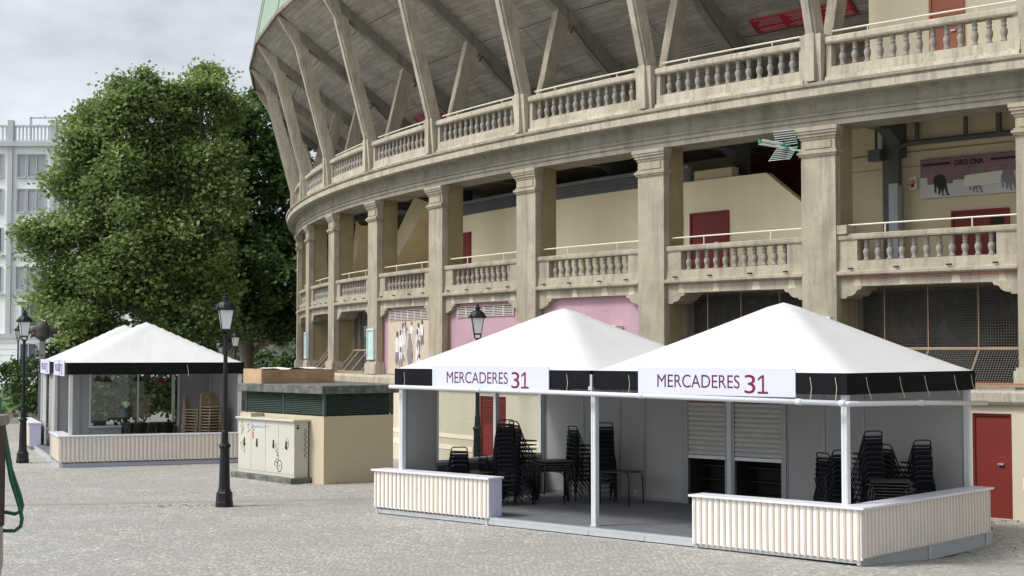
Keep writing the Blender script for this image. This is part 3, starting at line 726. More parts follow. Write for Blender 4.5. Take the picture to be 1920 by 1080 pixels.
# television aerial
loc = WL(1, .66, R + .25, 6.90)
t = thing('aerial', 'green and silver rooftop type television aerial on a bracket by the column capital', 'aerial', loc, th(1) + PI)
mb = MB(); mb.tube([(.33, -.36, -.09), (.30, -.2, -.09), (.26, -.08, -.06), (.22, .0, 0)], .022, 6); obj('bracket', mb, mt['aerial_rod'], t)
mb = MB()
for sg in (1, -1):
    for k in range(7):
        x = .18 - k * .018 * (1 if sg > 0 else 2.4); z = sg * (.035 + k * .042)
        mb.tube([(x, -.24, z), (x, .24, z)], .006, 4)
obj('reflector_rod', mb, mt['aerial_rod'], t)
mb = MB()
for sg in (1, -1):
    for y in (-.24, .24): mb.tube([(.2, y, sg * .02), (.18 - 6 * .018 * (1 if sg > 0 else 2.4), y, sg * .30)], .011, 4)
mb.box(-.02, .06, -.05, .05, -.04, .06); mb.box(.13, .24, -.03, .03, -.03, .03)
obj('fitting', MB().box(-.76, -.68, -.03, .0, -.03, .035), mt['aerial_green'], t)
obj('fitting', mb, mt['aerial_green'], t)
mb = MB(); mb.tube([(.2, 0, 0), (-.72, -.03, .0)], .012, 5)
for dz in (-.05, .05): mb.tube([(.05, 0, dz), (-.70, -.03, dz * .5)], .007, 4)
for k in range(16):
    x = .05 - k * .047; z = 0
    mb.tube([(x, -.07, z - .04), (x, .07, z - .04)], .008, 4); mb.tube([(x, -.06, z + .035), (x, .06, z + .035)], .008, 4)
obj('boom', mb, mt['aerial_rod'], t)
# small unit on the pink panel
t = wallthing('wall_unit', 'small off white ventilation box on a pink panel behind a tent roof', 'vent box', 2.30, R - .2, 3.36)
obj('casing', MB().box(-.2, .2, -.22, .02, 0, .13), mt['offwhite'], t, bevel=.015)
obj('grille', MB().box(-.17, .17, -.2, -.05, -.03, -.001), mt['dark'], t)

# ------------------------------------------------------------------ tents
ZT, ZB, ZA = 2.60, 2.31, 3.73
def canopy_mesh(W_, D_, zt, za, N=24):
    mb = MB()
    for j in range(N + 1):
        for k in range(N + 1):
            x, y = k / N * 2 - 1, j / N * 2 - 1
            h = max(abs(x), abs(y)); q = 1 - h
            z = zt + (za - zt) * (q ** 1.06 if q > .03 else q * .95)
            if h < .05: z = zt + (za - zt) * (.955 + .02 * (1 - h / .05))
            s = 1 - min(abs(x), abs(y)) / max(h, 1e-6)
            z -= .035 * s * math.sin(PI * q)          # fabric sags between the hip lines
            mb.v.append(((x + 1) / 2 * W_, (y + 1) / 2 * D_, z))
    mb.f = [(j * (N + 1) + k, j * (N + 1) + k + 1, (j + 1) * (N + 1) + k + 1, (j + 1) * (N + 1) + k) for j in range(N) for k in range(N)]
    return mb
def make_tent(label, loc, rz, W_, D_, group, px=None, zo=0., ties=True):
    """local x along the front, y to the back. sides: which walls to fill"""
    t = thing('market_tent', label, 'tent', (loc[0], loc[1], zo), rz, group)
    obj('canopy', canopy_mesh(W_, D_, ZT, ZA), mt['canopy'], t, smooth=True)
    e = .012
    mb = MB()
    for a in ((0, W_, -e, e), (0, W_, D_ - e, D_ + e), (-e, e, e, D_ - e), (W_ - e, W_ + e, e, D_ - e)): mb.box(*a, ZB, ZT + .012)
    obj('valance', mb, mt['black'], t)
    for x in (px or (.09, W_ - .09)):
        for y in (.1, D_ - .1):
            mb = MB(); mb.box(x - .045, x + .045, y - .045, y + .045, .13, ZB + .2)
            for q in (-1, 1): mb.box(x + q * .02 - .012, x + q * .02 + .012, y - .051, y - .045, .13, ZB)
            mb.box(x - .06, x + .06, y - .06, y + .06, .13, .145); obj('post', mb, mt['white'], t)
    mb = MB()
    for a in ((.1, W_ - .1, .08, .12), (.1, W_ - .1, D_ - .12, D_ - .08), (.08, .12, .12, D_ - .12), (W_ - .12, W_ - .08, .12, D_ - .12)): mb.box(*a, ZB + .1, ZB + .16)
    obj('roof_beam', mb, mt['white'], t)
    return t
def sign(t, x0, x1, side='front', D_=4.1, z0=2.26, z1=2.67):
    mb = MB(); mb.box(x0, x1, -.035, -.016, z0, z1)
    w = x1 - x0; h = z1 - z0
    me1 = fit(textmesh('MERCADERES', .3, FACE, mt['text']), x0 + .132 * w, x0 + .665 * w, z0 + .27 * h, z0 + .75 * h, -.037)
    me2 = fit(textmesh('3', .4, FACE, mt['text31']), x0 + .695 * w, x0 + .762 * w, z0 + .10 * h, z0 + .77 * h, -.037)
    d1 = MB(); xa, xb, za, zb = x0 + .776 * w, x0 + .838 * w, z0 + .105 * h, z0 + .765 * h; xm = (xa + xb) / 2 + .004; e = .0165
    d1.box(xm - e, xm + e, -.039, -.037, za + .03, zb); d1.box(xa, xb, -.039, -.037, za, za + .03)
    d1.hexa([(xa + .004, -.039, zb - .085), (xm - e, -.039, zb - .035), (xm - e, -.037, zb - .035), (xa + .004, -.037, zb - .085), (xa + .004, -.039, zb - .05), (xm - e, -.039, zb), (xm - e, -.037, zb), (xa + .004, -.037, zb - .05)])
    me3 = mesh('lettering', d1, mt['text31'])
    me = mesh('sign_panel', mb, mt['laminate'])
    if side == 'left':
        Rz = Matrix.Translation((0, D_, 0)) @ Matrix.Rotation(-PI / 2, 4, 'Z')
        for q in (me, me1, me2, me3): q.transform(Rz)
    s = obj('sign_panel', me, None, t); obj('lettering', me1, None, s); obj('lettering', me2, None, s); obj('lettering', me3, None, s)
def tiecords(t, pts):
    mb = MB()
    for x, y, nx_, ny_ in pts:
        mb.tube([(x + nx_ * .02, y + ny_ * .02, 2.55), (x + nx_ * .03 + .03 * abs(ny_), y + ny_ * .03 + .03 * abs(nx_), 2.40), (x + nx_ * .08 + .04 * abs(ny_), y + ny_ * .08 + .04 * abs(nx_), 2.24)], .0042, 4)
    obj('tie_cord', mb, mt['offwhite'], t)
def wall(t, segs, fixed, axis, z0, z1, nm='wall_panel', mat='panelgrey', th_=.04, frame=True):
    """panels along one side; segs are (a,b); axis 'x' runs along x at y=fixed"""
    for a, b_ in segs:
        mb = MB(); box = (lambda p, q, e0, e1, f0, f1: mb.box(p, q, fixed + e0, fixed + e1, f0, f1)) if axis == 'x' else (lambda p, q, e0, e1, f0, f1: mb.box(fixed + e0, fixed + e1, p, q, f0, f1))
        box(a + .03, b_ - .03, -th_ / 4, th_ / 4, z0, z1); p_ = obj(nm, mb, mt[mat], t)
        if frame:
            mb = MB(); box(a, a + .03, -th_ / 2, th_ / 2, z0, z1); box(b_ - .03, b_, -th_ / 2, th_ / 2, z0, z1); box(a + .03, b_ - .03, -th_ / 2, th_ / 2, z0, z0 + .06); box(a + .03, b_ - .03, -th_ / 2, th_ / 2, z1 - .05, z1)
            obj('frame', mb, mt['framegrey'], p_)
U = Vector((.7433, -.6693)); V = Vector((.6693, .7433)); O1 = Vector((-2.45, 26.67))
RZ1 = math.atan2(U.y, U.x)
def n2(u, v, z=0): p = O1 + U * u + V * v; return (p.x, p.y, z)
DN = 4.08
# deck
t = thing('deck', 'low grey floor deck with a pale metal edge under the two big white tents', 'deck', n2(0, 0), RZ1)
mb = MB().box(.02, 9.68, .02, 4.3, .05, .13); obj('floor', mb, mt['deck'], t)
mb = MB(); mb.box(.0, 9.70, -.03, .019, .015, .09); mb.box(2.8, 7.0, -.035, .06, .091, .135)
for x in (2.85, 4.9, 6.0, 9.6, .1): mb.box(x - .05, x + .05, -.038, -.031, .02, .085)
obj('edge_beam', mb, mt['alu'], t)
mb = MB(); mb.box(9.68, 9.72, .02, 4.2, -.14, .10); obj('side_beam', mb, mt['duct'], t)
for x in (.3, 2.5, 5, 7.5, 9.4):
    for y in (.3, 2.2, 4.1): obj('foot', MB().box(x - .06, x + .06, y - .06, y + .06, -.15, .05), mt['alu'], t)

TL = make_tent('big white peaked tent with a glazed side wall and a short straight counter', n2(.33, .14), RZ1, 4.53, DN, 'near pair of tents', (.09, 4.54))
TR = make_tent('big white peaked tent over the L-shaped slatted counter, beside the plain red door', n2(4.92, .14), RZ1, 4.53, DN, 'near pair of tents', (4.44,))
sign(TL, .985, 3.68); sign(TR, .92, 3.72)
tiecords(TL, [(.25, 0, 0, -1), (4.05, 0, 0, -1)]); tiecords(TR, [(.72, 0, 0, -1), (3.95, 0, 0, -1), (4.35, 0, 0, -1), (4.53, .5, 1, 0), (4.53, 1.5, 1, 0), (4.53, 2.3, 1, 0), (4.53, 3.3, 1, 0), (4.53, 3.9, 1, 0)])
# left tent: side wall (x=.09) with panel then glazing
wall(TL, [(.17, .95)], .09, 'y', .13, 2.4)
wall(TL, [(.95, 2.55), (2.65, DN - .15)], .09, 'y', .13, .86, mat='darkgrey')
mb = MB(); mb.box(.06, .12, 2.55, 2.65, .13, 2.4); mb.box(.065, .115, .95, 2.55, .86, .91); mb.box(.065, .115, 2.65, 3.93, .86, .91); mb.box(.06, .12, .95, 1.0, .91, 2.4); mb.box(.06, .12, 3.88, 3.93, .91, 2.4)
obj('window_frame', mb, mt['white'], TL)
for a, c in ((1.0, 2.55), (2.65, 3.88)): obj('window_pane', MB().box(.088, .092, a, c, .91, 2.38), mt['glass'], TL)
yb = DN - .09
wall(TL, [(.15, 1.12), (1.12, 2.02), (2.02, 2.62), (2.62, 3.53)], yb, 'x', .13, 2.42)
# back wall with the two serving hatches: half in each tent
mb = MB(); mb.box(3.53, 3.63, yb - .04, yb + .04, .13, 2.42); mb.box(3.63, 4.48, yb - .03, yb + .03, 2.06, 2.42); mb.box(4.44, 4.53, yb - .04, yb + .04, .13, 2.42)
obj('hatch_frame', mb, mt['framegrey'], TL)
def shutter(t, x0, x1, z0):
    mb = MB(); n = 11; h = (2.0 - z0) / n; pts = []
    for k in range(n): pts += [(0., z0 + k * h), (-.022, z0 + k * h + h * .25), (-.022, z0 + k * h + h * .7), (0., z0 + k * h + h * .96)]
    for y, z in pts: mb.v += [(x0, yb - .005 + y, z), (x1, yb - .005 + y, z)]
    mb.f = [(2 * k, 2 * k + 1, 2 * k + 3, 2 * k + 2) for k in range(len(pts) - 1)]
    s = obj('shutter', mb, mt['shutter'], t)
    obj('bottom_bar', MB().box(x0, x1, yb - .035, yb + .01, z0 - .06, z0 - .002), mt['alu'], s)
    obj('latch', MB().box(x1 - .22, x1 - .10, yb - .045, yb - .036, z0 - .045, z0 - .015), mt['offwhite'], s)
    obj('header_board', MB().box(x0, x1, yb - .03, yb - .008, 2.005, 2.055), mt['wood'], s)
    mb = MB(); mb.box(x0, x1, yb + .7, yb + .72, .13, 2.3)
    for z in (.3, .55, .8): mb.box(x0, x1, yb + .4, yb + .69, z, z + .03)
    mb.box(x0 - .03, x0, yb + .03, yb + .72, .13, 2.3); mb.box(x1, x1 + .03, yb + .03, yb + .72, .13, 2.3); mb.box(x0, x1, yb + .03, yb + .7, 2.07, 2.1); mb.box(x0, x1, yb + .03, yb + .7, .1, .13)
    obj('bar_recess', mb, mt['dark'], t)
shutter(TL, 3.63, 4.44, 1.03); shutter(TR, .05, 1.02, 1.03)
mb = MB(); mb.box(-.05, .05, yb - .04, yb + .04, .13, 2.42); mb.box(.05, 1.02, yb - .03, yb + .03, 2.06, 2.42); mb.box(1.02, 1.12, yb - .04, yb + .04, .13, 2.42); obj('hatch_frame', mb, mt['framegrey'], TR)
wall(TR, [(1.12, 1.85), (1.85, 2.6), (2.6, 4.38)], yb, 'x', .13, 2.42)
mb = MB().lathe([(.03, 0), (.03, .02), (.0, .021)], 10); me = mesh('socket', mb, mt['offwhite']); me.transform(Matrix.Translation((2.42, yb - .02, .28)) @ FACE)
obj('socket', me, None, TL)
mb = MB(); mb.box(4.56, 4.6, -.05, .05, 2.2, 2.55); mb.box(4.54, 4.62, -.07, .0, 2.3, 2.36); obj('corner_bracket', mb, mt['alu'], TL)
# drain pipe under the valances
t = thing('drain_pipe', 'long white plastic drain pipe tied below the black valances of two white tents', 'pipe', n2(0, 0), RZ1)
P = [(.28, .06, 2.285), (4.9, .04, 2.245), (9.46, .02, 2.195)]
mb = MB().tube(P, .038, 10); mb.tube([(9.46, .02, 2.195), (9.52, .06, 2.19), (9.52, 2.2, 2.15), (9.53, 4.45, 2.09)], .038, 10); obj('tube', mb, mt['white'], t, True)
for p, d in (((2.5, .05, 2.266), 'x'), ((5.95, .035, 2.236), 'x'), ((8.75, .023, 2.203), 'x'), ((9.523, 2.2, 2.15), 'y'), ((9.44, .02, 2.196), 'x')):
    q = Vector((.045, 0, -.0004)) if d == 'x' else Vector((0, .05, -.001)); obj('collar', MB().tube([Vector(p) - q, Vector(p) + q], .047, 10), mt['white'], t, True)

# counters
def slats(L, z0, z1, y, pitch=.105):
    """corrugated front: rounded beige slats on a white board, along x, facing -y"""
    m1, m2 = MB(), MB(); n = round(L / pitch); p = L / n
    m2.box(0, L, y, y + .02, z0 + .01, z1)
    for k in range(n):
        x = k * p + p * .2; w = p * .54
        prof = [(x, y + .001), (x + w * .12, y - .013), (x + w * .3, y - .018), (x + w * .7, y - .018), (x + w * .88, y - .013), (x + w, y + .001)]
        dz = random.uniform(-.006, .0)
        m1.add([(a, b_, z0 + dz) for a, b_ in prof] + [(a, b_, z1) for a, b_ in prof], [(q, q + 1, q + 7, q + 6) for q in range(5)] + [(5, 4, 3, 2, 1, 0), (6, 7, 8, 9, 10, 11)])
    return m1, m2
def counter(label, loc, rz, L, z0, z1, depth=.33, side=0, group=None, side_at='right'):
    t = thing('counter', label, 'counter', loc, rz, group)
    a, b_ = slats(L, z0, z1 - .035, 0)
    mats = ('slat_beige', 'slat_white')
    c1 = obj('front_board', b_, mt['slat_white'], t); obj('cladding', a, mt['slat_beige'], c1)
    if not side:
        mb = MB(); mb.box(0, .018, .021, depth, z0, z1 - .035); mb.box(L - .018, L, .021, depth, z0, z1 - .035); mb.box(.018, L - .018, depth - .018, depth, z0, z1 - .035); obj('end_panel', mb, mt['laminate'], t)
        mb = MB().box(-.04, L + .04, -.05, depth + .02, z1 - .034, z1); obj('top', mb, mt['whitetop'], t, bevel=.006)
    else:
        a, b_ = slats(side, z0 + .03, z1 - .035, 0)
        if side_at == 'right': MM = Matrix.Translation((L, .0, 0)) @ Matrix.Rotation(PI / 2, 4, 'Z')
        else: MM = Matrix.Translation((0, side, 0)) @ Matrix.Rotation(-PI / 2, 4, 'Z')
        ma = mesh('cladding', a, mt['slat_beige']); ma.transform(MM); mbm = mesh('side_board', b_, mt['slat_white']); mbm.transform(MM)
        s1 = obj('side_board', mbm, None, t); obj('cladding', ma, None, s1)
        mb = MB()
        if side_at == 'right':
            mb.prism([(-.04, -.05), (L + .05, -.05), (L + .05, side + .04), (L - depth, side + .04), (L - depth, depth), (-.04, depth)], lambda x, y: (x, y, z1 - .034), lambda x, y: (x, y, z1))
            bx = [(0, .018, .021, depth), (.018, L - depth, depth - .018, depth), (L - depth, L - depth + .018, depth, side), (L - depth + .018, L - .02, side - .018, side)]
        else:
            mb.prism([(-.05, -.05), (L + .04, -.05), (L + .04, depth), (depth, depth), (depth, side + .04), (-.05, side + .04)], lambda x, y: (x, y, z1 - .034), lambda x, y: (x, y, z1))
            bx = [(L - .018, L, .021, depth), (depth, L - .018, depth - .018, depth), (depth - .018, depth, depth, side), (.02, depth - .018, side - .018, side)]
        obj('top', mb, mt['whitetop'], t, bevel=.006)
        mb = MB()
        for q in bx: mb.box(*q, z0, z1 - .035)
        obj('end_panel', mb, mt['laminate'], t)
    for x in (.06, L - .06): obj('leg', MB().box(x - .025, x + .025, .01, .05, 0, z0), mt['alu'], t)
    if side:
        for y in (side * .5, side - .1): obj('leg', MB().box((L - .05) if side_at == 'right' else .01, (L - .01) if side_at == 'right' else .05, y - .025, y + .025, -.12 if side_at == 'right' else 0, z0 + .02), mt['alu'], t)
    return t
counter('short straight counter of beige slats with a white top and lilac end', n2(.0, -.06), RZ1, 2.82, .115, .80)
counter('L-shaped counter of beige slats with a white top turning the corner of the deck', n2(6.96, -.06), RZ1, 2.80, .06, .79, side=4.1)
# pendant lamps
def pendant(label, x, y, z, mat):
    t = thing('pendant_lamp', label, 'lamp', (x, y, z), 0, 'pendant lamps in the tents')
    obj('shade', MB().lathe([(.03, .16), (.05, .13), (.12, .08), (.17, 0), (.165, 0), (.115, .07), (.045, .12)], 14, cap=False), mt[mat], t, True)
    obj('cable', MB().tube([(0, 0, .15), (0, 0, .75)], .006, 4), mt['blackmetal'], t)
p = n2(2.62, 2.2); pendant('dark red pendant lamp hanging inside the tent with the glazed side wall', p[0], p[1], 2.13, 'lampred')

# ------------------------------------------------------------------ chairs and tables
def arch(w0, w1, y0, y1, z0, z1, r=.05, n=4):
    """inverted U from (-w0,y0,z0) up to width w1 at (y1,z1)"""
    P = [(-w0, y0, z0), (-w1 - .0, y1 + (y0 - y1) * r / max(z1 - z0, .01), z1 - r)]
    for k in range(1, n + 1): a = PI / 2 * k / n; P.append((-w1 + r - r * math.cos(a), y1, z1 - r + r * math.sin(a)))
    for k in range(0, n): a = PI / 2 * k / n; P.append((w1 - r + r * math.sin(a), y1, z1 - r + r * math.cos(a)))
    P += [(w1, y1 + (y0 - y1) * r / max(z1 - z0, .01), z1 - r), (w0, y0, z0)]
    return P
fr = MB(); fr.tube(arch(.19, .145, -.10, -.235, .36, .745), .0115, 6); fr.tube([(-.19, -.10, .36), (-.205, .20, .0)], .0115, 6); fr.tube([(.19, -.10, .36), (.205, .20, .0)], .0115, 6)
rl = MB(); rl.tube(arch(.20, .11, -.25, -.16, .0, .52), .0115, 6); rl.tube([(-.165, -.22, .19), (.165, -.22, .19)], .009, 5)
st = MB(); st.box(-.185, .185, -.19, .19, .362, .378)
for k in range(5): st.box(-.185, .185, -.18 + k * .075, -.12 + k * .075, .378, .386)
bk = MB()
for z0, z1 in ((.52, .565), (.575, .62), (.63, .675)):
    y = lambda z: -.10 - .135 * (z - .36) / .385
    bk.hexa([(-.165, y(z0) - .006, z0), (.165, y(z0) - .006, z0), (.165, y(z0) + .006, z0), (-.165, y(z0) + .006, z0), (-.155, y(z1) - .006, z1), (.155, y(z1) - .006, z1), (.155, y(z1) + .006, z1), (-.155, y(z1) + .006, z1)])
cme = {'frame': mesh('frame', fr, mt['blackmetal'], True), 'rear_leg': mesh('rear_leg', rl, mt['blackmetal'], True), 'seat': mesh('seat', st, mt['blackmetal']), 'backrest': mesh('backrest', bk, mt['blackmetal'])}
# cane chair: rounded woven back and seat
wf = MB(); wf.tube(arch(.20, .15, -.16, -.25, .0, .74), .014, 6); wf.tube([(-.19, .18, 0), (-.17, .17, .37)], .014, 6); wf.tube([(.19, .18, 0), (.17, .17, .37)], .014, 6)
ws = MB().box(-.19, .19, -.19, .19, .365, .395)
wb = MB(); N = 8
for k in range(N + 1):
    a = PI * k / N; x = .17 * math.cos(a); wb.v += [(x * 1.05, -.20 - .05 * math.sin(a), .40), (x * .85, -.26 - .05 * math.sin(a), .56 + .15 * math.sin(a) ** .7)]
wb.f = [(2 * k, 2 * k + 1, 2 * k + 3, 2 * k + 2) for k in range(N)]
wme = {'frame': mesh('frame', wf, mt['wicker'], True), 'seat': mesh('seat', ws, mt['wicker']), 'backrest': mesh('backrest', wb, mt['wicker'], True)}
ORD = ['top', 'second', 'third', 'fourth', 'fifth', 'sixth', 'seventh', 'eighth', 'ninth', 'tenth', 'eleventh', 'twelfth', 'thirteenth', 'fourteenth']
proto = {}
def chair(kind, label, group, loc, rz):
    me = cme if kind == 'black' else wme
    if kind not in proto:
        t = thing('chair', label, 'chair', loc, rz, group)
        for n_, m_ in me.items(): obj(n_, m_, None, t)
        proto[kind] = t; return t
    t = copy_tree(proto[kind]); t.location = loc; t.rotation_euler = (0, 0, rz); t['label'] = label; t['group'] = group
    return t
def stack(kind, where, group, x, y, z, rz, n, dz=.08):
    for k in range(n):
        c_, s_ = math.cos(rz), math.sin(rz); d = .006 * k
        o = ORD[n - 1 - k]
        lab = ('black metal chair' if kind == 'black' else 'tan cane chair') + ', ' + (o + (' of' if o == 'top' else ' from the top of')) + ' ' + where
        chair(kind, lab, group, (x - s_ * d + random.uniform(-.006, .006), y + c_ * d, z + k * dz), rz + random.uniform(-.02, .02))
ZD = .131
for u, v, rz, n, w in ((1.05, 1.05, .1, 5, 'the low stack against the grey end panel'), (1.25, 1.75, -1.0, 3, 'the three chair pile under the glazing'),
                       (1.55, 1.75, .05, 11, 'the tallest stack in front of the glazing'), (1.05, 2.75, -.9, 10, 'the tall stack before the louvred red door'),
                       (1.72, 1.95, -1.0, 5, 'the short stack beside the piled tables'), (2.02, 3.34, -1.0, 9, 'the narrow stack between piled tables and post'),
                       (2.55, 3.36, .25, 10, 'the stack half hidden behind the middle post'), (7.5, 3.1, -1.0, 6, 'the low narrow stack beside the roller shutter'),
                       (7.78, 2.75, .2, 7, 'the seven chair stack beside the corner post'), (8.36, 2.75, .15, 11, 'the tallest stack behind the L-shaped counter'),
                       (8.42, 3.45, -1.05, 8, 'the narrow stack in the back corner'), (8.78, 3.55, .2, 9, 'the wide stack against the bright end panel')):
    p = n2(u, v); stack('black', w, 'stacked black chairs', p[0], p[1], ZD, rz, n)
# tables
tt = MB().box(-.30, .30, -.30, .30, .585, .60)
tl = []
for sx_, sy_ in ((-1, -1), (1, -1), (1, 1), (-1, 1)):
    tl.append(mesh('leg', MB().tube([(sx_ * .10, sy_ * .10, .572), (sx_ * .22, sy_ * .22, .572), (sx_ * .265, sy_ * .265, .55), (sx_ * .285, sy_ * .285, .48), (sx_ * .295, sy_ * .295, 0)], .013, 6), mt['blackmetal'], True))
ttm = mesh('tabletop', tt, mt['tabletop'])
tproto = None
def table(label, loc, rz, group):
    global tproto
    if tproto is None:
        t = thing('table', label, 'table', loc, rz, group); obj('tabletop', ttm, None, t)
        for l in tl: obj('leg', l, None, t)
        tproto = t; return t
    t = copy_tree(tproto); t.location = loc; t.rotation_euler = (0, 0, rz); t['label'] = label; t['group'] = group; return t
p = n2(3.09, 3.23); table('single square table with black legs standing alone beside the middle post', (p[0], p[1], ZD), RZ1 + .2, 'black tables')
for k in range(5):
    p = n2(1.95 + .02 * k, 2.55 + random.uniform(-.03, .03)); table('square black table, %s of the pile near the middle post' % ('lowest' if k == 0 else 'topmost' if k == 4 else ORD[4 - k] + ' from the top'), (p[0], p[1], ZD + k * .045), RZ1 + .55 + .12 * k, 'black tables')
for k in range(6):
    p = n2(9.0 - .015 * k, 2.35); table('square black table, %s of the pile behind the L-shaped counter' % ('lowest' if k == 0 else 'topmost' if k == 5 else ORD[5 - k] + ' from the top'), (p[0], p[1], ZD + k * .045), RZ1 + .3 + .25 * (k % 2), 'black tables')
p = n2(1.15, 1.45 + .75); table('brown topped table by the glazing, seen between two chair stacks', (p[0] - .55, p[1] - .75, ZD), RZ1, 'black tables')

# ------------------------------------------------------------------ left row of tents
A2 = math.radians(22.5); U2 = Vector((math.cos(A2), math.sin(A2))); V2 = Vector((-math.sin(A2), math.cos(A2))); O2 = Vector((-11.42, 37.12))
def m2(u, v, z=0): p = O2 + U2 * u + V2 * v; return (p.x, p.y, z)
t = thing('deck', 'floor deck with white skirting under the row of tents below the trees', 'deck', m2(0, 0), A2)
obj('floor', MB().box(.05, 4.75, .06, 12.9, .05, .13), mt['deck'], t)
obj('edge_beam', MB().box(.0, 4.8, -.0, .05, .0, .10), mt['laminate'], t)
obj('side_beam', MB().box(.0, .05, .06, 12.9, .0, .11), mt['alu'], t)
tl_ = []
for k, lab in enumerate(('white peaked tent below the trees, open above a long slatted counter and cane chairs', 'middle white tent of the row below the trees, its peak just showing behind', 'last white tent of the row below the trees, mostly hidden, without a signboard')):
    v0 = .12 + k * 4.25
    T = make_tent(lab, m2(.2 + (.35 if k == 2 else 0), v0), A2, 4.5, 4.15, 'row of tents below the trees', None, zo=.03 - (.14 if k == 2 else 0)); tl_.append(T)
    if k < 2: sign(T, .75, 3.6, 'left', 4.15)
    yb2 = 4.06
    if k == 0:
        wall(T, [(.14, .75), (.75, 1.0)], yb2, 'x', .13, 2.4); wall(T, [(1.0, 2.35), (2.35, 3.5)], yb2, 'x', .13, .75); wall(T, [(3.5, 4.36)], yb2, 'x', .13, 2.4)
        mb = MB(); mb.box(.99, 1.04, yb2 - .03, yb2 + .03, .75, 2.4); mb.box(3.46, 3.51, yb2 - .03, yb2 + .03, .75, 2.4); mb.box(2.32, 2.36, yb2 - .03, yb2 + .03, .8, 2.4); mb.box(1.04, 3.46, yb2 - .03, yb2 + .03, .75, .80); obj('window_frame', mb, mt['white'], T)
        for a, c in ((1.04, 2.32), (2.36, 3.46)): obj('window_pane', MB().box(a, c, yb2 - .003, yb2 + .003, .80, 2.4), mt['glass'], T)
        wall(T, [(.14, 1.4), (1.4, 2.1), (2.1, 2.8), (2.8, 4.0)], 4.41, 'y', .13, 2.4)
    if k == 1:
        wall(T, [(.14, 1.2), (2.6, 4.0)], .09, 'y', .13, 2.4)
        wall(T, [(.14, 1.5), (1.5, 3.0), (3.0, 4.0)], 4.41, 'y', .13, .8)
    if k == 2: wall(T, [(.14, 1.5)], .09, 'y', .13, 2.4)
tiecords(tl_[0], [(3.0, 0, 0, -1)])
counter('long slatted counter wrapping the corner of the tent with cane chairs', m2(.0, -.1), A2, 4.75, .13, .80, side=2.4, side_at='left', group='counters of the farther tents')
t = counter('short beige counter with a lilac end beside the lamp post and the last tent', m2(-.15, 11.4), A2 - PI / 2, 3.9, .10, .80, group='counters of the farther tents')
p = m2(2.0, 2.4); pendant('dark red pendant lamp hanging above the cane chairs and black tables', p[0] + .9, p[1], 2.05, 'lampred')
p = m2(1.55, 3.3); pendant('black pendant lamp hanging in front of a window in the farther tents', p[0], p[1], 2.08, 'blackmetal')
for x, v, rz, n, w in ((3.95, .95, .5, 13, 'the cane stack between the other two'), (3.58, 1.35, .9, 12, 'the shorter cane stack beside the black tables'), (4.22, 1.5, .2, 13, 'the cane stack against the grey side wall')):
    p = m2(x, v); stack('cane', w, 'stacked cane chairs', p[0], p[1], ZD, A2 + rz + PI, n, .078)
for q in range(2):
    for k in range(6):
        p = m2(2.25 + q * .72, 2.5); table('black table, %s of the pile %s' % ('lowest' if k == 0 else 'topmost' if k == 5 else ORD[5 - k] + ' from the top', 'beside the cane chairs' if q else 'under the black pendant lamp'), (p[0], p[1], ZD + k * .05), A2 + .05 * k, 'black tables')

# ------------------------------------------------------------------ transformer kiosk
D1 = Vector((-.64, .77)).normalized(); D2 = Vector((.77, .64)).normalized(); C0 = Vector((-4.14, 32.38))
AK = math.atan2(D2.y, D2.x)    # local x = D2 (right face), local y = D1 (left face runs back-left)
t = thing('transformer_kiosk', 'low sand coloured kiosk with dark green louvres and a mossy concrete roof slab', 'kiosk', (C0.x, C0.y, 0), AK)
LX, LY = 1.86, 3.45
obj('wall', MB().box(0, LX, 0, LY, -.05, 1.49), mt['kiosk_wall'], t)
mb = MB(); mb.box(.06, LX - .06, .06, LY - .06, 1.49, 1.985); obj('louvre_core', mb, mt['dark'], t)
mb = MB()
for k in range(11):
    z = 1.53 + k * .042
    for (x0, x1, y0, y1, nx_, ny_) in ((.05, LX - .05, .0, .06, 0, -1), (.0, .06, .05, LY - .05, -1, 0)):
        if ny_: mb.hexa([(x0, .01, z), (x1, .01, z), (x1, .058, z + .03), (x0, .058, z + .03), (x0, .01, z + .008), (x1, .01, z + .008), (x1, .058, z + .038), (x0, .058, z + .038)])
        else: mb.hexa([(.01, y0, z), (.01, y1, z), (.058, y1, z + .03), (.058, y0, z + .03), (.01, y0, z + .008), (.01, y1, z + .008), (.058, y1, z + .038), (.058, y0, z + .038)])
obj('louvre', mb, mt['louvre'], t)
for x0, x1, y0, y1 in ((-.004, .055, -.004, .055), (LX - .05, LX + .003, -.004, .05), (-.004, .05, LY - .05, LY), (-.003, .04, LY / 2 - .02, LY / 2 + .02)): obj('louvre_frame', MB().box(x0, x1, y0, y1, 1.491, 1.985), mt['louvre'], t)
obj('roof', MB().box(-.13, LX + .15, -.13, LY + .15, 1.985, 2.17), mt['slab'], t, bevel=.015)
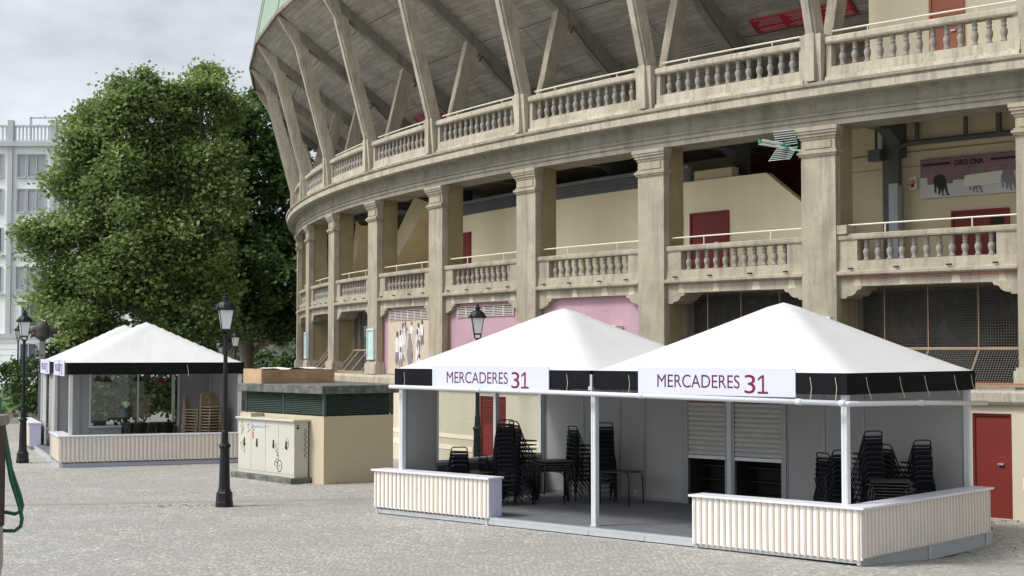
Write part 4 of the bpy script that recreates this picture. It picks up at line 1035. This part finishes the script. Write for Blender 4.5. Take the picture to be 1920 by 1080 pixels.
# cabinet
t = thing('electrical_cabinet', 'pale cream steel cabinet scrawled with graffiti on a stained concrete base beside the kiosk', 'cabinet', tuple(C0 + D1 * .58 - D2 * .40) + (0,), AK)
LC = 2.5
obj('base', MB().box(-.14, .395, -.10, LC + .1, -.05, .12), mt['slab'], t, bevel=.01)
obj('body', MB().box(0, .36, 0, LC, .12, 1.36), mt['cabinet'], t, bevel=.008)
obj('lid', MB().box(-.06, .385, -.05, LC + .04, 1.361, 1.41), mt['cabinet'], t, bevel=.012)
obj('cap_block', MB().box(.05, .38, LC - .5, LC, 1.41, 1.50), mt['kiosk_wall'], t)
mb = MB()
for y in (LC * .27, LC * .5, LC * .76): mb.box(-.003, .001, y - .004, y + .004, .2, 1.33)
mb.box(-.004, .0, 0.02, LC - .02, .19, .196); obj('door_joint', mb, mt['mur_grey'], t)
for y in (.33, .88, 1.62, 2.2): 
    mb = MB(); mb.hexa([(-.02, y - .02, .74), (-.02, y + .035, .76), (-.0, y + .035, .76), (-.0, y - .02, .74), (-.025, y - .01, .93), (-.025, y + .0, .93), (0, y + .0, .93), (0, y - .01, .93)]); obj('handle', mb, mt['ink'], t)
def scrib(pts, r=.008, mat='ink', nm='graffiti', face='x'):
    mb = MB(); mb.tube([(-.003, y, z) if face == 'x' else (y, -.003, z) for y, z in pts], r, 4); obj(nm, mb, mt[mat], t)
rr = random.Random(11)
scrib([(.62 + .10 * math.cos(a), .36 + .13 * math.sin(a)) for a in np.linspace(0, 2 * PI, 18)], .008); scrib([(.60, .36), (.63, .37)], .01)
scrib([(.75, .85), (.82, .8), (.72, .74), (.80, .68), (.70, .66), (.74, .58), (.66, .6), (.68, .52), (.78, .5), (.72, .42), (.82, .46), (.85, .38), (.76, .34)], .007)
for y, z in ((2.28, 1.18), (2.33, 1.08), (2.0, 1.15), (1.8, 1.12), (2.36, .75), (.28, .85), (2.2, .68)):
    scrib([(y + rr.uniform(-.06, .06), z + .12 - .03 * k + rr.uniform(-.03, .03)) for k in range(8)], .005)
scrib([(1.9 - .1 * k, 1.22 + .012 * math.sin(k * 2)) for k in range(9)], .009, 'ink_blue'); scrib([(1.85 - .1 * k, 1.19 + .01 * math.sin(k * 3)) for k in range(7)], .007, 'ink_blue')
mb = MB(); mb.box(-.004, -.001, 1.78, 1.84, .92, 1.03); obj('sticker', mb, mt['ink_red'], t)
mb = MB(); mb.box(.06, .12, -.004, -.001, 1.2, 1.25); mb.box(.06, .12, -.004, -.001, 1.27, 1.29); obj('label_plate', mb, mt['ink'], t)
scrib([(.26 + (.05 if k % 2 else 0), 1.20 - .058 * k) for k in range(12)], .008, face='y'); scrib([(.17 + (.05 if k % 2 else 0) + .02 * math.sin(k), 1.1 - .05 * k) for k in range(9)], .007, 'ink_green', face='y')
# planter of boards on the roof
p = C0 + D1 * 2.70 + D2 * .03
t = thing('timber_box', 'open box of raw timber boards lying on the kiosk roof', 'box', (p.x, p.y, 2.17), AK)
mb = MB(); mb.box(0, 1.98, 0, .045, 0, .33); mb.box(0, 1.98, .80, .845, 0, .33); mb.box(1.935, 1.98, .045, .8, 0, .33); obj('long_board', mb, mt['wood'], t)
obj('end_board', MB().box(-.045, 0, -.0, .845, 0, .345), mt['wood_pale'], t)
mb = MB(); N = 14
for j in range(N + 1):
    for k in range(5):
        x = -.02 + 1.9 * j / N; y = -.01 + .86 * k / 4
        mb.v.append((x, y, .345 + .035 * math.sin(j * 1.1) * math.sin(k * 1.4 + j * .3) + .012 * (j % 3 == 0)))
mb.f = [(j * 5 + k, j * 5 + k + 1, (j + 1) * 5 + k + 1, (j + 1) * 5 + k) for j in range(N) for k in range(4)]
obj('cover_sheet', mb, mt['paper'], t, True)

# ------------------------------------------------------------------ street lamps
lampP = None
def lamp(label, x, y, z=0, s=1., rz=.3):
    global lampP
    if lampP is None:
        t = thing('street_lamp', label, 'street lamp', (x, y, z), rz, 'black lantern street lamps')
        ped = MB().lathe([(.165, 0), (.165, .09), (.155, .10), (.15, .26), (.125, .29), (.115, .33)], 8)
        obj('base', ped, mt['castiron'], t)
        obj('post', MB().lathe([(.11, .33), (.105, .36), (.085, 1.08), (.10, 1.11), (.115, 1.14), (.10, 1.17), (.07, 1.19), (.062, 1.42), (.05, 1.44), (.045, 2.2), (.036, 3.17), (.05, 3.18), (.05, 3.22), (.03, 3.24)], 12), mt['castiron'], t)
        for q in range(4):
            a = q * PI / 2 + PI / 4
            obj('bracket', MB().tube([(.03 * math.cos(a), .03 * math.sin(a), 3.2), (.09 * math.cos(a), .09 * math.sin(a), 3.24), (.115 * math.cos(a), .115 * math.sin(a), 3.32)], .011, 5), mt['castiron'], t)
        hd2 = MB().lathe([(.115, 3.31), (.115, 3.34), (.12, 3.345)], 4, off=PI / 4)
        l = obj('lantern', hd2, mt['castiron'], t)
        obj('glass', MB().lathe([(.11, 3.345), (.185, 3.70)], 4, off=PI / 4), mt['glass_lamp'], l)
        fr_ = MB()
        for q in range(4):
            a = q * PI / 2 + PI / 4; fr_.tube([(.115 * math.cos(a), .115 * math.sin(a), 3.34), (.19 * math.cos(a), .19 * math.sin(a), 3.70)], .009, 4)
            fr_.tube([(.21 * math.cos(a), .21 * math.sin(a), 3.70), (.23 * math.cos(a), .23 * math.sin(a), 3.77)], .012, 4)
        obj('glazing_bar', fr_, mt['castiron'], l)
        obj('cap', MB().lathe([(.19, 3.70), (.22, 3.705), (.22, 3.745), (.19, 3.75), (.17, 3.80), (.13, 3.85), (.075, 3.875), (.055, 3.88), (.055, 3.93), (.075, 3.945), (.06, 3.96), (.03, 3.965), (.03, 3.98), (.045, 4.0), (.0, 4.03)], 10, cap=False), mt['castiron'], l)
        lampP = t; return t
    t = copy_tree(lampP); t.location = (x, y, z); t.rotation_euler = (0, 0, rz); t.scale = (s, s, s); t['label'] = label; return t
lamp('black lantern street lamp standing alone on the setts before the kiosk', -5.42, 27.78)
lamp('black lantern street lamp in front of the bronze monument, beside the tent row', -12.87, 38.73, rz=.5)
lamp('black lantern street lamp rising behind the white tent, against the pink panel', -.80, 34.1, rz=.1)
lamp('small distant black lantern lamp standing on the lawn by the white building', -24.9, 74, .3, 1.0, .2)
lamp('distant street lamp under the dark trees, its lantern peeping past a closer lamp', -10.55, 56, 0, .94, .4)

# ------------------------------------------------------------------ trees and shrubs
def leaves(name, centres, spread, per, size, mat, parent, seed, up=.35, flat_=1., base=None):
    rs = np.random.RandomState(seed); c = np.repeat(np.asarray(centres), per, axis=0); n = len(c)
    tint = np.repeat(rs.uniform(.0, .75, len(centres)) if base is None else np.asarray(base) + rs.uniform(0, .25, len(centres)), per) + rs.uniform(0, .25, n)
    off = rs.normal(0, 1, (n, 3)) * spread; off[:, 2] *= flat_; c = c + off
    nrm = rs.normal(0, 1, (n, 3)); nrm[:, 2] += up * 2; nrm /= np.linalg.norm(nrm, axis=1)[:, None]
    a = np.cross(nrm, rs.normal(0, 1, (n, 3))); a /= np.linalg.norm(a, axis=1)[:, None] + 1e-9; b_ = np.cross(nrm, a)
    s = (size * rs.uniform(.6, 1.25, n))[:, None]
    P = np.stack([c - a * s * .55, c - b_ * s * .4 + a * s * .1, c + a * s * .6, c + b_ * s * .4 + a * s * .1], 1).reshape(-1, 3)
    me = bpy.data.meshes.new(name); me.vertices.add(n * 4); me.vertices.foreach_set('co', P.astype(np.float32).ravel())
    me.loops.add(n * 4); me.loops.foreach_set('vertex_index', np.arange(n * 4, dtype=np.int32))
    me.polygons.add(n); me.polygons.foreach_set('loop_start', np.arange(0, n * 4, 4, dtype=np.int32)); me.polygons.foreach_set('loop_total', np.full(n, 4, dtype=np.int32))
    at = me.attributes.new('tint', 'FLOAT', 'FACE'); at.data.foreach_set('value', np.clip(tint, 0, 1).astype(np.float32))
    me.update(); me.validate(); me.materials.append(mt[mat]); return obj(name, me, None, parent)
def tree(name, label, x, y, lobes, ncl, per, size, mat, seed, trunk_r=.22, spread=.34, group=None, z0=0):
    t = thing(name, label, 'tree', (x, y, z0), 0, group); rs = np.random.RandomState(seed)
    mb = MB(); top = max(l[2] for l in lobes) * .8
    mb.tube([(0, 0, -.1), (.05, .0, top * .25), (-.08, .05, top * .5), (.02, 0, top * .75), (0, 0, top)], [trunk_r * 1.15, trunk_r, trunk_r * .8, trunk_r * .5, trunk_r * .15], 8)
    for lx, ly, lz, rx, rz_ in lobes:
        zs = min(lz * .55, top * .7); mb.tube([(0, 0, zs), (lx * .5, ly * .5, zs + (lz - zs) * .6), (lx, ly, lz)], [trunk_r * .5, trunk_r * .3, .03], 6)
        for q in range(3):
            d = rs.normal(0, .5, 3); mb.tube([(lx * .5, ly * .5, zs + (lz - zs) * .6), (lx + d[0] * rx, ly + d[1] * rx, lz + d[2] * rz_)], [trunk_r * .22, .015], 5)
    obj('trunk', mb, mt['trunk'], t, True)
    w = np.array([l[3] ** 2 * l[4] for l in lobes]); w /= w.sum(); cs = []; tb = []
    sub = []
    for l in lobes:
        for q in range(max(3, int(7.5 * l[3]))):
            d = rs.normal(0, 1, 3); d /= np.linalg.norm(d); f = rs.uniform(.2, .95)
            sub.append((l[0] + d[0] * l[3] * f, l[1] + d[1] * l[3] * f, l[2] + d[2] * l[4] * f, rs.uniform(.5, .85) * min(1., max(.35, l[3] * .8)), rs.uniform(0, .5)))
    while len(cs) < ncl:
        e = sub[rs.randint(len(sub))]; d = rs.normal(0, 1, 3); d[2] += .25; d /= np.linalg.norm(d); f = rs.uniform(.5, 1.)
        cs.append((e[0] + d[0] * e[3] * f, e[1] + d[1] * e[3] * f, e[2] + d[2] * e[3] * f * .85)); tb.append(e[4])
    leaves('crown', cs, spread, per, size, mat, t, seed + 1, up=.75, flat_=.5, base=tb); return t
def rel(x, L, y=(0, -.4, .3, -.7, .2)): return [(l[0] - x, y[k % 5], *l[1:]) for k, l in enumerate(L)]
tree('plane_tree', 'tallest bright green plane tree with a pointed crown behind the tent row', -12.9, 59.5, rel(-12.9, [(-12.5, 14.3, .42, .75), (-12.5, 13.5, .75, 1.1), (-11.75, 12.9, .6, 1.1), (-13.4, 12.9, .5, .9), (-12.9, 11.3, 1.3, 1.6), (-13.6, 11.9, .8, 1.1), (-12.3, 9.0, 1.2, 2.0), (-13.7, 12.6, .7, .9), (-11.9, 10.6, .8, 1.5), (-13.8, 9.0, 1.7, 2.0), (-14.4, 10.6, 1.2, 1.6), (-13.2, 7.4, 1.8, 1.8), (-12.5, 6.0, 1.4, 1.9), (-14, 6.2, 2, 1.8), (-13, 4, 2.2, 1.5)]), 2100, 30, .17, 'leaf', 21, .23)
tree('plane_tree', 'broad bright green plane tree overlapping the white building', -16.4, 58.5, rel(-16.4, [(-14.7, 13.7, .42, .7), (-14.7, 12.9, .8, 1.1), (-15.6, 13.0, .45, .8), (-15.6, 12.2, 1, 1.2), (-17.0, 12.5, .45, .7), (-16.9, 11.5, 1.0, 1.2), (-16.2, 10.0, 1.7, 1.7), (-17.7, 9.7, 1.1, 1.4), (-18.3, 7.9, 1.2, 1.5), (-16.3, 7.5, 2.2, 2), (-17.7, 5.5, 1.5, 1.5), (-15.6, 5, 2.2, 1.9), (-15.0, 10.4, 1.3, 1.7), (-14.7, 7.6, 1.6, 1.8), (-16.8, 3.6, 2.1, 1.2)]), 2400, 30, .17, 'leaf', 33, .23)
tree('plane_tree', 'dark shaded plane tree with a thick trunk close to the bullring', -13.3, 73.5, [(.2, 0, 14.0, 2.0, 2.0), (1.4, 0, 12.0, 1.9, 2.4), (-.8, 0, 11.5, 2.2, 2.4), (.8, 0, 9.0, 2.7, 2.4), (-.3, 0, 6.6, 2.6, 1.8), (1.9, -.6, 6.2, 1.9, 1.6), (2.2, 0, 9.5, 1.6, 2.4), (2.3, 0, 4.6, 1.5, 1.6), (.2, 0, 4.4, 2.0, 1.2)], 1500, 26, .26, 'leaf_shaded', 45, .34)
tree('plane_tree', 'dark tree glimpsed between the leaning struts at the bullring edge', -11.6, 82, [(0, 0, 13.0, 1.9, 2.5), (.4, 0, 10.0, 2.2, 2.5), (0, 0, 7.0, 2.2, 2.0), (-.3, 0, 4.8, 2.0, 1.4)], 560, 24, .28, 'leaf_shaded', 57, .25)
tree('plane_tree', 'dark low tree behind the tents, between the two bright plane trees and the trunk', -13.6, 66.5, [(0, 0, 9.5, 2.4, 2.2), (-1.5, 0, 7.5, 2.2, 2.0), (1.0, 0, 6.6, 1.9, 2.0), (-2.0, 0, 5.0, 2.2, 1.6), (.6, 0, 5.0, 1.8, 1.4)], 600, 24, .27, 'leaf_shaded', 63, .25)
def shrub(label, x, y, lobes, n, mat='leaf_hedge', seed=1, z0=0):
    t = thing('shrub', label, 'shrub', (x, y, z0), 0, 'shrubs below the trees'); rs = np.random.RandomState(seed); cs = []
    mb = MB()
    for q in range(5): mb.tube([(0, 0, -.05), (rs.uniform(-.5, .5), rs.uniform(-.2, .2), .8), (rs.uniform(-1, 1), rs.uniform(-.3, .3), 1.4)], [.05, .035, .01], 5)
    obj('stem', mb, mt['trunk'], t)
    for k in range(n):
        l = lobes[rs.randint(len(lobes))]; d = rs.normal(0, 1, 3); d /= np.linalg.norm(d); q = rs.uniform(.4, 1) ** .5
        cs.append((l[0] + d[0] * l[3] * q, l[1] + d[1] * l[4] * q, max(.1, l[2] + d[2] * l[5] * q)))
    leaves('foliage', cs, .2, 20, .2, mat, t, seed + 3, flat_=.8)
shrub('wide dark hedge shrub in front of the white building', -23.5, 78, [(-3, 0, 1.1, 3.4, .8, 1.0), (1.5, 0, 1.2, 2.6, .8, 1.1)], 240, 'leaf_hedge', 3, .35)
shrub('leafy shrub between the far lamp and the tents', -17.6, 57.5, [(-.6, 0, 1.5, 1.6, .8, 1.5), (.9, 0, 1.8, 1.5, .8, 1.4)], 200, 'leaf_hedge', 5, .1)
shrub('leafy shrub directly behind the peaks of the tent row', -14.3, 56.5, [(-.8, 0, 1.8, 1.6, .8, 1.6), (1.2, 0, 2.0, 1.6, .8, 1.7)], 220, 'leaf_hedge', 7)
shrub('dark shrub behind the tent with cane chairs, beside the shaded trunk', -11.9, 58.5, [(-.6, 0, 1.7, 1.3, .7, 1.5)], 130, 'leaf_shaded', 9)
shrub('dark shrub beside the grey tent under the shaded trees', -12.2, 78, [(-1.0, 0, 1.6, 1.8, .8, 1.6), (1.2, 0, 1.8, 1.4, .8, 1.7)], 200, 'leaf_shaded', 15)
shrub('sunlit yellow green bush seen under the dark trees', -14.6, 92, [(0, 0, 2.0, 1.1, .6, .8)], 70, 'leaf', 11)
# grass growing in the joints
rs = np.random.RandomState(5); pts = []
for (x0, y0, n_, sx_, sy_) in ((-5.7, 27.9, 10, .35, .08), (-6.6, 27.75, 14, .7, .1), (-4.6, 32.2, 8, .3, .05), (-3.3, 33.0, 14, .5, .3), (8.2, 25.3, 10, .5, .05), (7.2, 22.6, 12, .6, .1), (-2.5, 29.4, 8, .8, .05), (-3.05, 9.2, 6, .3, .2)):
    for k in range(n_): x, y = x0 + rs.normal(0, sx_), y0 + rs.normal(0, sy_); pts.append((x, y, g(x, y) + .012))
o = leaves('grass', pts, .03, 4, .035, 'leaf', None, 77, up=.1, flat_=.25); tag(o, kind='stuff')
# lawn behind a low wall
tag(obj('lawn', MB().box(-60, -17.5, 60.5, 98, -.1, .36), mt['lawn']), kind='structure')
t = thing('retaining_wall', 'low dark stone wall edging the raised lawn', 'wall', (-40, 60, 0)); obj('masonry', MB().box(-20, 22.6, .0, .48, 0, .42), mt['stone'], t); obj('coping', MB().box(-20.05, 22.65, -.05, .49, .421, .50), mt['concrete_grey'], t)
t = thing('park_bench', 'small dark stone bench on the lawn below the hedge', 'bench', (-25.6, 70.5, .36), .1)
obj('seat', MB().box(-1.3, 1.3, 0, .45, .38, .5), mt['stone'], t); obj('leg', MB().box(-1.0, -.8, .05, .4, 0, .38), mt['stone'], t); obj('leg', MB().box(.8, 1.0, .05, .4, 0, .38), mt['stone'], t)

# monument: bronze on a slim pillar
t = thing('monument', 'weathered bronze on a slim tapering granite pillar beside the far lamp', 'monument', (-16.16, 50.5, 0), .2); t.scale = (.68, .68, 1)
obj('pillar', MB().lathe([(.5, 0), (.5, .25), (.24, .3), (.19, 3.25), (.16, 3.3)], 4, off=PI / 4), mt['pillar'], t)
mb = MB(); mb.lathe([(.12, 3.3), (.22, 3.36), (.36, 3.42), (.40, 3.5), (.34, 3.6), (.37, 3.68), (.33, 3.82), (.22, 3.93), (.08, 3.98), (.0, 3.985)], 14, cap=False)
for sg in (-1, 1):
    mb.tube([(sg * .2, 0, 3.62), (sg * .45, .02, 3.66), (sg * .62, .0, 3.62), (sg * .74, -.02, 3.56)], [.16, .14, .09, .02], 8)
    mb.tube([(sg * .25, -.1, 3.55), (sg * .5, -.12, 3.50), (sg * .55, -.1, 3.40)], [.10, .08, .03], 8)
obj('bronze', mb, mt['bronze'], t, True)
mb = MB()
for z in (2.45, 2.62, 2.78): mb.box(-.05, .05, -.16, -.14, z, z + .05)
obj('incised_mark', mb, mt['dark'], t)

# grey tent under the dark trees
t = thing('market_tent', 'dark grey tent roof half hidden under the shaded trees by the bullring', 'tent', (-14.6, 79, .2), .25)
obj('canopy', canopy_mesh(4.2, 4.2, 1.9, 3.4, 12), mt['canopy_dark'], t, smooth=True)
mb = MB()
for a in ((0, 4.2, -.01, .01), (0, 4.2, 4.19, 4.21), (-.01, .01, .01, 4.19), (4.19, 4.21, .01, 4.19)): mb.box(*a, 1.6, 1.9)
obj('valance', mb, mt['black'], t)
for x in (.1, 4.1):
    for y in (.1, 4.1): obj('post', MB().box(x - .04, x + .04, y - .04, y + .04, -.2, 1.9), mt['alu'], t)
t = thing('pale_shed', 'pale grey low building glimpsed beyond the dark trees beside the bullring', 'building', (-14.5, 112, 0), .1)
obj('wall', MB().box(-9, 9, 0, 6, 0, 3.9), mt['concrete_grey'], t); obj('roof', MB().box(-9.3, 9.3, -.3, 6.3, 3.9, 4.1), mt['slab'], t)
for x in (-6, -3, 0, 3, 6): obj('window', MB().box(x - .5, x + .5, -.03, .01, 1.2, 2.6), mt['pane'], t)

# ------------------------------------------------------------------ white building
t = thing('white_building', 'tall white apartment building with grey pilasters and a roof balustrade', 'building', (-46, 105, 0))
WB = lambda n_, mb, m_, par=t: obj(n_, mb, mt[m_], par)
BW = 24
mb = MB(); mb.box(0, BW, 0, 12, 3.9, 17.7); WB('wall', mb, 'stone_white')
mb = MB(); mb.box(-.05, BW + .05, -.12, 12, -.1, 3.9)
for k in range(9): mb.box(-.08, BW + .08, -.18, -.12, .15 + k * .43, .5 + k * .43)
WB('rusticated_base', mb, 'stone_white')
mb = MB(); mb.box(-.2, BW + .2, -.3, 12, 3.9, 4.25); mb.box(-.2, BW + .2, -.14, 0, 7.0, 7.15); mb.box(-.1, BW + .1, -.14, 0, 9.75, 9.9); mb.box(-.3, BW + .3, -.35, 12.2, 17.7, 18.0); WB('cornice', mb, 'stone_grey')
cols = [.8 + 3.05 * k for k in range(8)]
for x in cols:
    WB('pilaster', MB().box(x - .17, x + .17, -.22, -.0, 4.25, 17.7).box(x - .2, x + .2, -.2, .2, 18.0, 19.6), 'stone_grey')
mb = MB()
for k in range(7):
    x0, x1 = cols[k] + .2, cols[k + 1] - .2
    mb.box(x0, x1, -.12, .05, 19.1, 19.25); mb.box(x0, x1, -.12, .05, 18.0, 18.15)
    for q in range(10): xx = x0 + (x1 - x0) * (q + .5) / 10; mb.box(xx - .05, xx + .05, -.08, .0, 18.15, 19.1)
WB('roof_balustrade', mb, 'stone_grey')
mb = MB()
for x in (13.2, 13.9, 14.6, 11): mb.box(x - .07, x + .07, 1, 1.15, 18, 20)
mb.box(11, 14.7, 1, 1.1, 19.9, 20); WB('pergola', mb, 'stone_grey')
for lv, (z0, z1) in enumerate(((15.5, 17.1), (13.0, 14.6), (10.2, 11.8), (7.4, 9.0), (4.8, 6.5), (2.0, 3.5))):
    for k in range(7):
        xm = cols[k] + 1.525
        for dx, w in ((-.72, .27), (.35, .6)):
            if lv in (4, 5): 
                if dx < 0: continue
                dx, w = 0., .55
            a, c = xm + dx - w, xm + dx + w; y = -.0 if lv < 5 else -.2
            mb = MB(); mb.box(a - .08, a, y - .07, y, z0 - .08, z1 + .08); mb.box(c, c + .08, y - .07, y, z0 - .08, z1 + .08); mb.box(a, c, y - .07, y, z1, z1 + .08); mb.box(a, c, y - .12, y, z0 - .1, z0)
            if w > .5: mb.box(xm + dx - .03, xm + dx + .03, y - .05, y, z0, z1)
            f_ = WB('window', mb, 'stone_grey'); obj('pane', MB().box(a, c, y - .012, y + .0, z0, z1), mt['blind'] if (lv < 2 or (k + lv) % 3 == 0) else mt['pane'], f_)

# ------------------------------------------------------------------ foreground post and hose
t = thing('gate_pier', 'rusty steel post with a pale coping, set on a rounded stone footing', 'post', (-2.96, 8.0, 0))
mb = MB(); mb.box(-.42, .167, -.06, .12, 1.95, 2.50); obj('steel_plate', mb, mt['rust'], t)
mb = MB(); mb.box(-.45, .185, -.10, .14, 2.50, 2.56); obj('coping', mb, mt['concrete_grey'], t, bevel=.015)
mb = MB(); mb.prism([(-.6, -.05), (.13, -.05), (.145, 1.6), (.172, 1.75), (.167, 1.95), (.12, 2.03), (-.05, 2.07), (-.6, 2.07)], lambda x, z: (x, -.16, z), lambda x, z: (x, .125, z)); obj('footing', mb, mt['stone'], t, bevel=.03)
t = thing('hose', 'green rubber hose looped over the rusty post', 'hose', (-2.96, 8.0, 0))
def loop(d): return [(.11, .15 + d, 2.62), (.15, .155 + d, 2.4), (.185, .16 + d, 2.2), (.235, .16 + d, 2.05), (.25, .16 + d, 1.98), (.243, .16 + d, 1.94), (.21, .16 + d, 1.915), (.15, .16 + d, 1.915), (.05, .16 + d, 1.95), (-.2, .16 + d, 2.0)]
mb = MB().tube(loop(0), .011, 7); mb.tube([(x - .008, y + .028, z + .03 + .01 * k) for k, (x, y, z) in enumerate(loop(0))], .011, 7); obj('loop', mb, mt['hose'], t, True)

# ------------------------------------------------------------------ camera, light, world
cam = bpy.data.cameras.new('camera'); co = bpy.data.objects.new('camera', cam); COL.objects.link(co)
co.location = (0, 0, 2.9); co.rotation_euler = (PI / 2 + math.atan(121 / 2750), 0, 0)
cam.sensor_width = 36; cam.sensor_fit = 'HORIZONTAL'; cam.lens = 2750 / 1920 * 36; cam.clip_end = 2000; cam.clip_start = .1
S.camera = co
az, el = math.atan2(-.86, -.30), math.radians(52)     # towards the sun: left and slightly behind the camera
sd = Vector((math.sin(az) * math.cos(el), math.cos(az) * math.cos(el), math.sin(el)))
sun = bpy.data.lights.new('sun', 'SUN'); so = bpy.data.objects.new('sun', sun); COL.objects.link(so)
sun.energy = 1.5; sun.angle = math.radians(14); sun.color = (1, .965, .91); so.rotation_euler = sd.to_track_quat('Z', 'Y').to_euler(); so.location = (-30, 0, 40)
w = bpy.data.worlds.new('World'); S.world = w; w.use_nodes = True; nt = w.node_tree
bg = nt.nodes['Background']
sky = node(nt, 'ShaderNodeTexSky', sky_type='NISHITA'); sky.sun_disc = False; sky.sun_elevation = el; sky.sun_rotation = az % (2 * PI); sky.dust_density = 3.; sky.air_density = 1.
hs = node(nt, 'ShaderNodeHueSaturation'); hs.inputs['Saturation'].default_value = .16; nt.links.new(sky.outputs[0], hs.inputs['Color'])
tc = node(nt, 'ShaderNodeTexCoord').outputs['Generated']
cl = ramp(nt, noise(nt, tc, 2.6, 7, .6, (1, 1, 2.4)), .36, .64, (.58, .61, .665), (1.08, 1.125, 1.18))
c = mixc(nt, 1., hs.outputs[0], cl, 'MULTIPLY')
nt.links.new(c, bg.inputs[0]); bg.inputs[1].default_value = .115
S.view_settings.view_transform = 'Standard'; S.view_settings.look = 'None'; S.view_settings.exposure = .92; S.view_settings.gamma = 1
S.cycles.max_bounces = 6; S.cycles.transparent_max_bounces = 12; S.cycles.use_denoising = True
